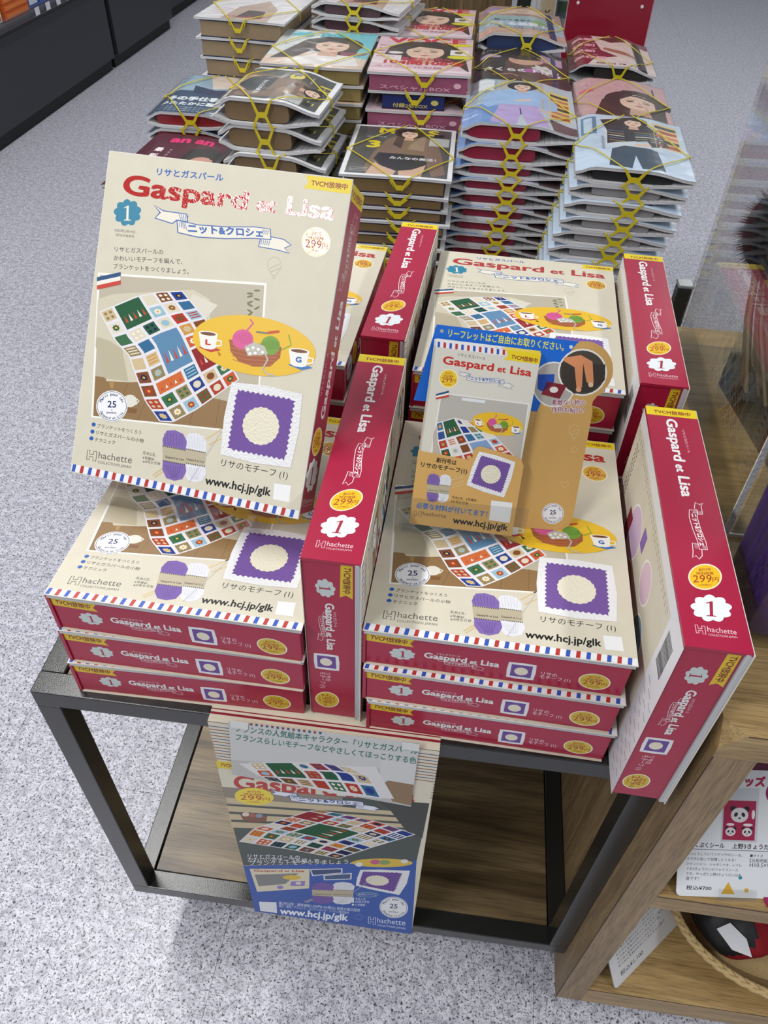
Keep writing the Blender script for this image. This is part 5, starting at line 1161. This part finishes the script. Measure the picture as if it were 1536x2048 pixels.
T['blue'] = pr('wrap', 'blue', w=.19, h=.26, t=.030, inner='#8c1820', pw=(.02, .17), seed=16)
T['maroon'] = pr('wrap', 'maroon', w=.170, h=.275, t=.020, inner='#5a4038', pw=(.03, .14), band=False, film=False, seed=17)
pile(-.648, 1.575, -.05, .207, 'magazines in the far left pile', 'far left pile', [], (T['white'], .038, 'white covered magazine on thick brown carton'))
pile(-.402, 1.690, -.12, .230, 'magazines in the pile behind the cyan cover', 'pile behind cyan cover', [], (T['white2'], .030, 'banded magazine with pale pink cover'))
pile(-.440, 1.356, .026, .181, 'magazines with the cyan portrait cover', 'cyan portrait pile', [], (T['girl'], .029, 'cyan portrait magazine on mustard carton'))
pile(-.474, 1.140, -.04, .178, 'bulging black covered magazines at front left', 'bulging black pile', [], (T['blackb'], .042, 'bulging black magazine around brown box'), jit=.006, lean=(.003, -.003))
pile(-.680, 1.300, .03, .090, 'blue covered magazines low at the left', 'navy pile', [], (T['blue'], .030, 'navy blue magazine wrapped round red pouch'))
pile(-.664, 1.005, -.03, .055, 'maroon covered magazines low at the left', 'maroon pile', [], (T['maroon'], .020, 'flat maroon magazine with pink script'))
pile(-.218, 1.368, .044, .177, 'pink magazines in the middle', 'middle pink pile', [(T['pinkb'], .032, 'pink portrait magazine on pink gift carton'), (T['pinkn'], .031, 'pink portrait magazine on navy gift box')], (T['pinkb'], .032, 'pink portrait magazine on pink gift carton'))
pile(-.236, 1.672, .02, .176, 'pink magazines at the back', 'back pink pile', [], (T['pinkb'], .032, 'pink portrait magazine on pink gift carton'))
pile(-.225, 1.082, .045, .077, 'grey fashion covers in the middle front', 'middle front pile', [(T['flatb'], .031, 'grey fashion magazine on brown carton')], (T['flatc'], .0235, 'grey fashion magazine on thin brown carton'), jit=.005)
pile(-.011, 1.775, .05, .171, 'magazines in the back pile right of centre', 'back centre right pile', [(T['hand'], .038, 'light blue lettered magazine'), (T['hand'], .038, 'light blue lettered magazine')], (T['hand2'], .034, 'dark magazine round navy pouch'))
pile(-.004, 1.490, .03, .140, 'dark flower covers right of centre', 'white flower pile', [], (T['hand2'], .034, 'dark magazine with white flower and purple dot'))
pile(-.009, 1.196, .014, .150, 'sky blue sweater covers', 'sweater pile', [(T['crim'], .036, 'sky blue sweater magazine, crimson pouch'), (T['crim'], .036, 'sky blue sweater magazine, crimson pouch')], (T['crim_thin'], .0265, 'thin sky blue magazine, crimson pouch'), jit=.003, lean=(-.003, -.003))
pile(.220, 1.810, 0, .110, 'thick red covers at the back right', 'pile under the red board', [], (T['red'], .044, 'thick red and pink magazine'))
pile(.222, 1.462, -.02, .098, 'pink portrait covers at the right', 'brown haired portrait pile', [], (T['fair'], .030, 'pink magazine with brown haired portrait'))
pile(.203, 1.052, -.027, .138, 'pale blue covers at the front right', 'cardigan cover pile', [(T['out'], .028, 'pale blue magazine with striped cardigan cover')], (T['out2'], .0255, 'thin pale blue cardigan magazine'), jit=.003, lean=(-.0045, -.003))

# ------------------------------------------------------------------ things behind
t = empty('wooden_partition', (-.62, 2.52, -.64), None, 'dark wooden partition of vertical boards behind the magazines', 'partition')
for k in range(9): MB().bbox((k * .0755, 0, .0), (k * .0755 + .0748, .022, 1.15), .0012).build('board', PANEL_WOOD, t)
t = empty('black_post', (.075, 2.50, -.64), None, 'narrow black upright beside the wooden partition', 'post')
MB().bbox((0, 0, 0), (.042, .03, 1.15), .002).build('upright', mat('#1c1b1b', .5), t)
t = empty('white_sign_stand', (.120, 2.48, -.64), None, 'white framed stand with beige sign lettered in black behind the magazines', 'sign')
MB().bbox((0, 0, 0), (.013, .02, 1.1), .001).bbox((.016, .004, 0), (.026, .02, 1.1), .001).build('frame', mat('#c9c8c6', .4), t)
s_ = MB().bbox((.030, .004, .64), (.072, .014, 1.05), .001).build('sign_board', mat('#bfae8c', .5), t); P = Print(.05); P.text('ビ', (44, 712), (60, 712), '#1c1a18', h=19, bold=.02); P.mesh('sign_lettering', s_, Matrix(((1, 0, 0, 0), (0, 0, -1, .0035), (0, 1, 0, 0), (0, 0, 0, 1))))
MB().bbox((.030, .006, 0), (.072, .012, .639), .001).build('lower_panel', mat('#77736c', .5), t)
t = empty('picture_board', (.198, 2.52, -.64), None, 'framed board with a green landscape print left of the red board', 'picture')
MB().bbox((0, 0, 0), (.07, .02, 1.1), .002).build('board', mat('#8b8f90', .5), t); P = Print(.1); P.rect(5, 700, 64, 770, '#3f5a44'); P.rect(5, 745, 64, 1000, '#8fa3a2'); P.rect(5, 700, 64, 715, '#55606a'); P.mesh('landscape_print', t.children[0], Matrix(((1, 0, 0, 0), (0, 0, -1, -.0004), (0, 1, 0, 0), (0, 0, 0, 1))))
t = empty('red_board', (.222, 2.27, -.64), (-.10, 0, 0), 'glossy deep red board with rounded corners and two white rivets', 'sign')
pts = rounded(.243, .62, .03)
MB().prism([(p[0], p[1] + .62) for p in pts], 0, .008, 'xz').build('panel', mat('#8c0f2a', .25, .5, coat=.5), t)
MB().box((.05, .009, 0), (.07, .02, 1.0)).box((.17, .009, 0), (.19, .02, 1.0)).build('support', mat('#2a2a2c', .5), t)
for x in (.028, .212): MB().cyl((x, -.003, .78), .0045, .004, 14, 1).build('rivet', mat('#e6d6da', .3), t)
MB().prism(rounded(.243, .62, .03), 0, .001, 'xz')
m = MB(); m.tube([(p[0], .0, p[1] + .62) for p in pts], .0022, 6, close=True); m.build('edge_trim', mat('#c9a0a8', .3), t)

# dark base cabinets along the left with an open merchandise shelf
CB = mat('#2b2c30', .42, .4, mottle=.06, mscale=3)
def cabinet(y0, y1, label, x=-2.04, deep=.5):
    t = empty('base_cabinet', (x, y0, -.64), None, label, 'cabinet')
    MB().box((-deep, .004, .055), (-.02, y1 - y0 - .004, .395)).build('body', CB, t); MB().bbox((-.0199, .007, .062), (0, y1 - y0 - .007, .388), .002).build('front_panel', CB, t)
    MB().box((-deep, .0, 0), (-.028, y1 - y0, .054)).build('toe_kick', mat('#0c0c0f', .6), t)
    return t
cabinet(.9, 2.45, 'dark grey base cabinet nearest the viewer along the left aisle')
cabinet(2.455, 4.12, 'dark grey base cabinet at the left edge under the boxed goods')
cabinet(4.16, 5.05, 'dark grey base cabinet beyond the black joint, left aisle')
cabinet(5.08, 7.2, 'farthest dark cabinet at the end of the left aisle', -2.12)
t = empty('merchandise_shelf', (-2.02, 2.3, -.235), None, 'low dark shelf with clear front lip above the left cabinets', 'shelf')
MB().box((-.5, 0, 0), (-.03, 2.4, .012)).build('shelf_board', mat('#3b3c40', .4), t)
MB().bbox((-.5, 0, -.009), (.0, 2.4, -.001), .002).build('metal_edge', mat('#15161a', .3, .5, metal=.4), t)
MB().box((-.004, .72, .0), (-.001, 2.4, .045)).build('clear_lip', ACRYLIC, t)
for k in range(5): MB().box((.0, 1.06 + k * .105, .004), (.0008, 1.10 + k * .105, .034)).build('price_tag', mat('#cfd0d6', .5), t)
def goods(name, col, stripe, x, y, z, s, label, group):
    o = empty(name, (x, y, z), None, label, 'box', group); MB().bbox((0, 0, 0), s, .002).build('carton', mat(col, .45), o)
    MB().box((s[0] + .0002, .01, s[2] * .25), (s[0] + .0008, s[1] - .01, s[2] * .75)).build('printed_stripe', mat(stripe, .45), o)
for k in range(4): goods('small_carton', '#d8d4cc', '#b8694a', -2.22, 3.10, -.2215 + k * .0285, (.14, .085, .028), ['lowest', 'second', 'third', 'topmost'][k] + ' white and copper carton of the stack at the left edge', 'white and copper cartons')
for k in range(4): goods('small_carton', '#c4581c', '#dd7a34', -2.22, 3.20, -.2215 + k * .0285, (.15, .21, .028), ['lowest', 'second', 'third', 'topmost'][k] + ' orange carton of the stack in the top left corner', 'orange cartons')
for k in range(3): goods('small_carton', '#2a50a8', '#d5dbe6', -2.22, 3.425 + k * .105, -.2215, (.14, .095, .05), ['nearest', 'middle', 'farthest'][k] + ' blue and white carton in the row on the left shelf', 'blue cartons')
t = empty('wood_fixture', (-2.55, 5.55, -.64), (0, 0, 0), 'brown wooden fixture at the far end of the left aisle', 'shelf unit')
MB().bbox((.0, 1.72, 0), (2.2, 2.2, .9), .004).build('body', PANEL_WOOD, t)
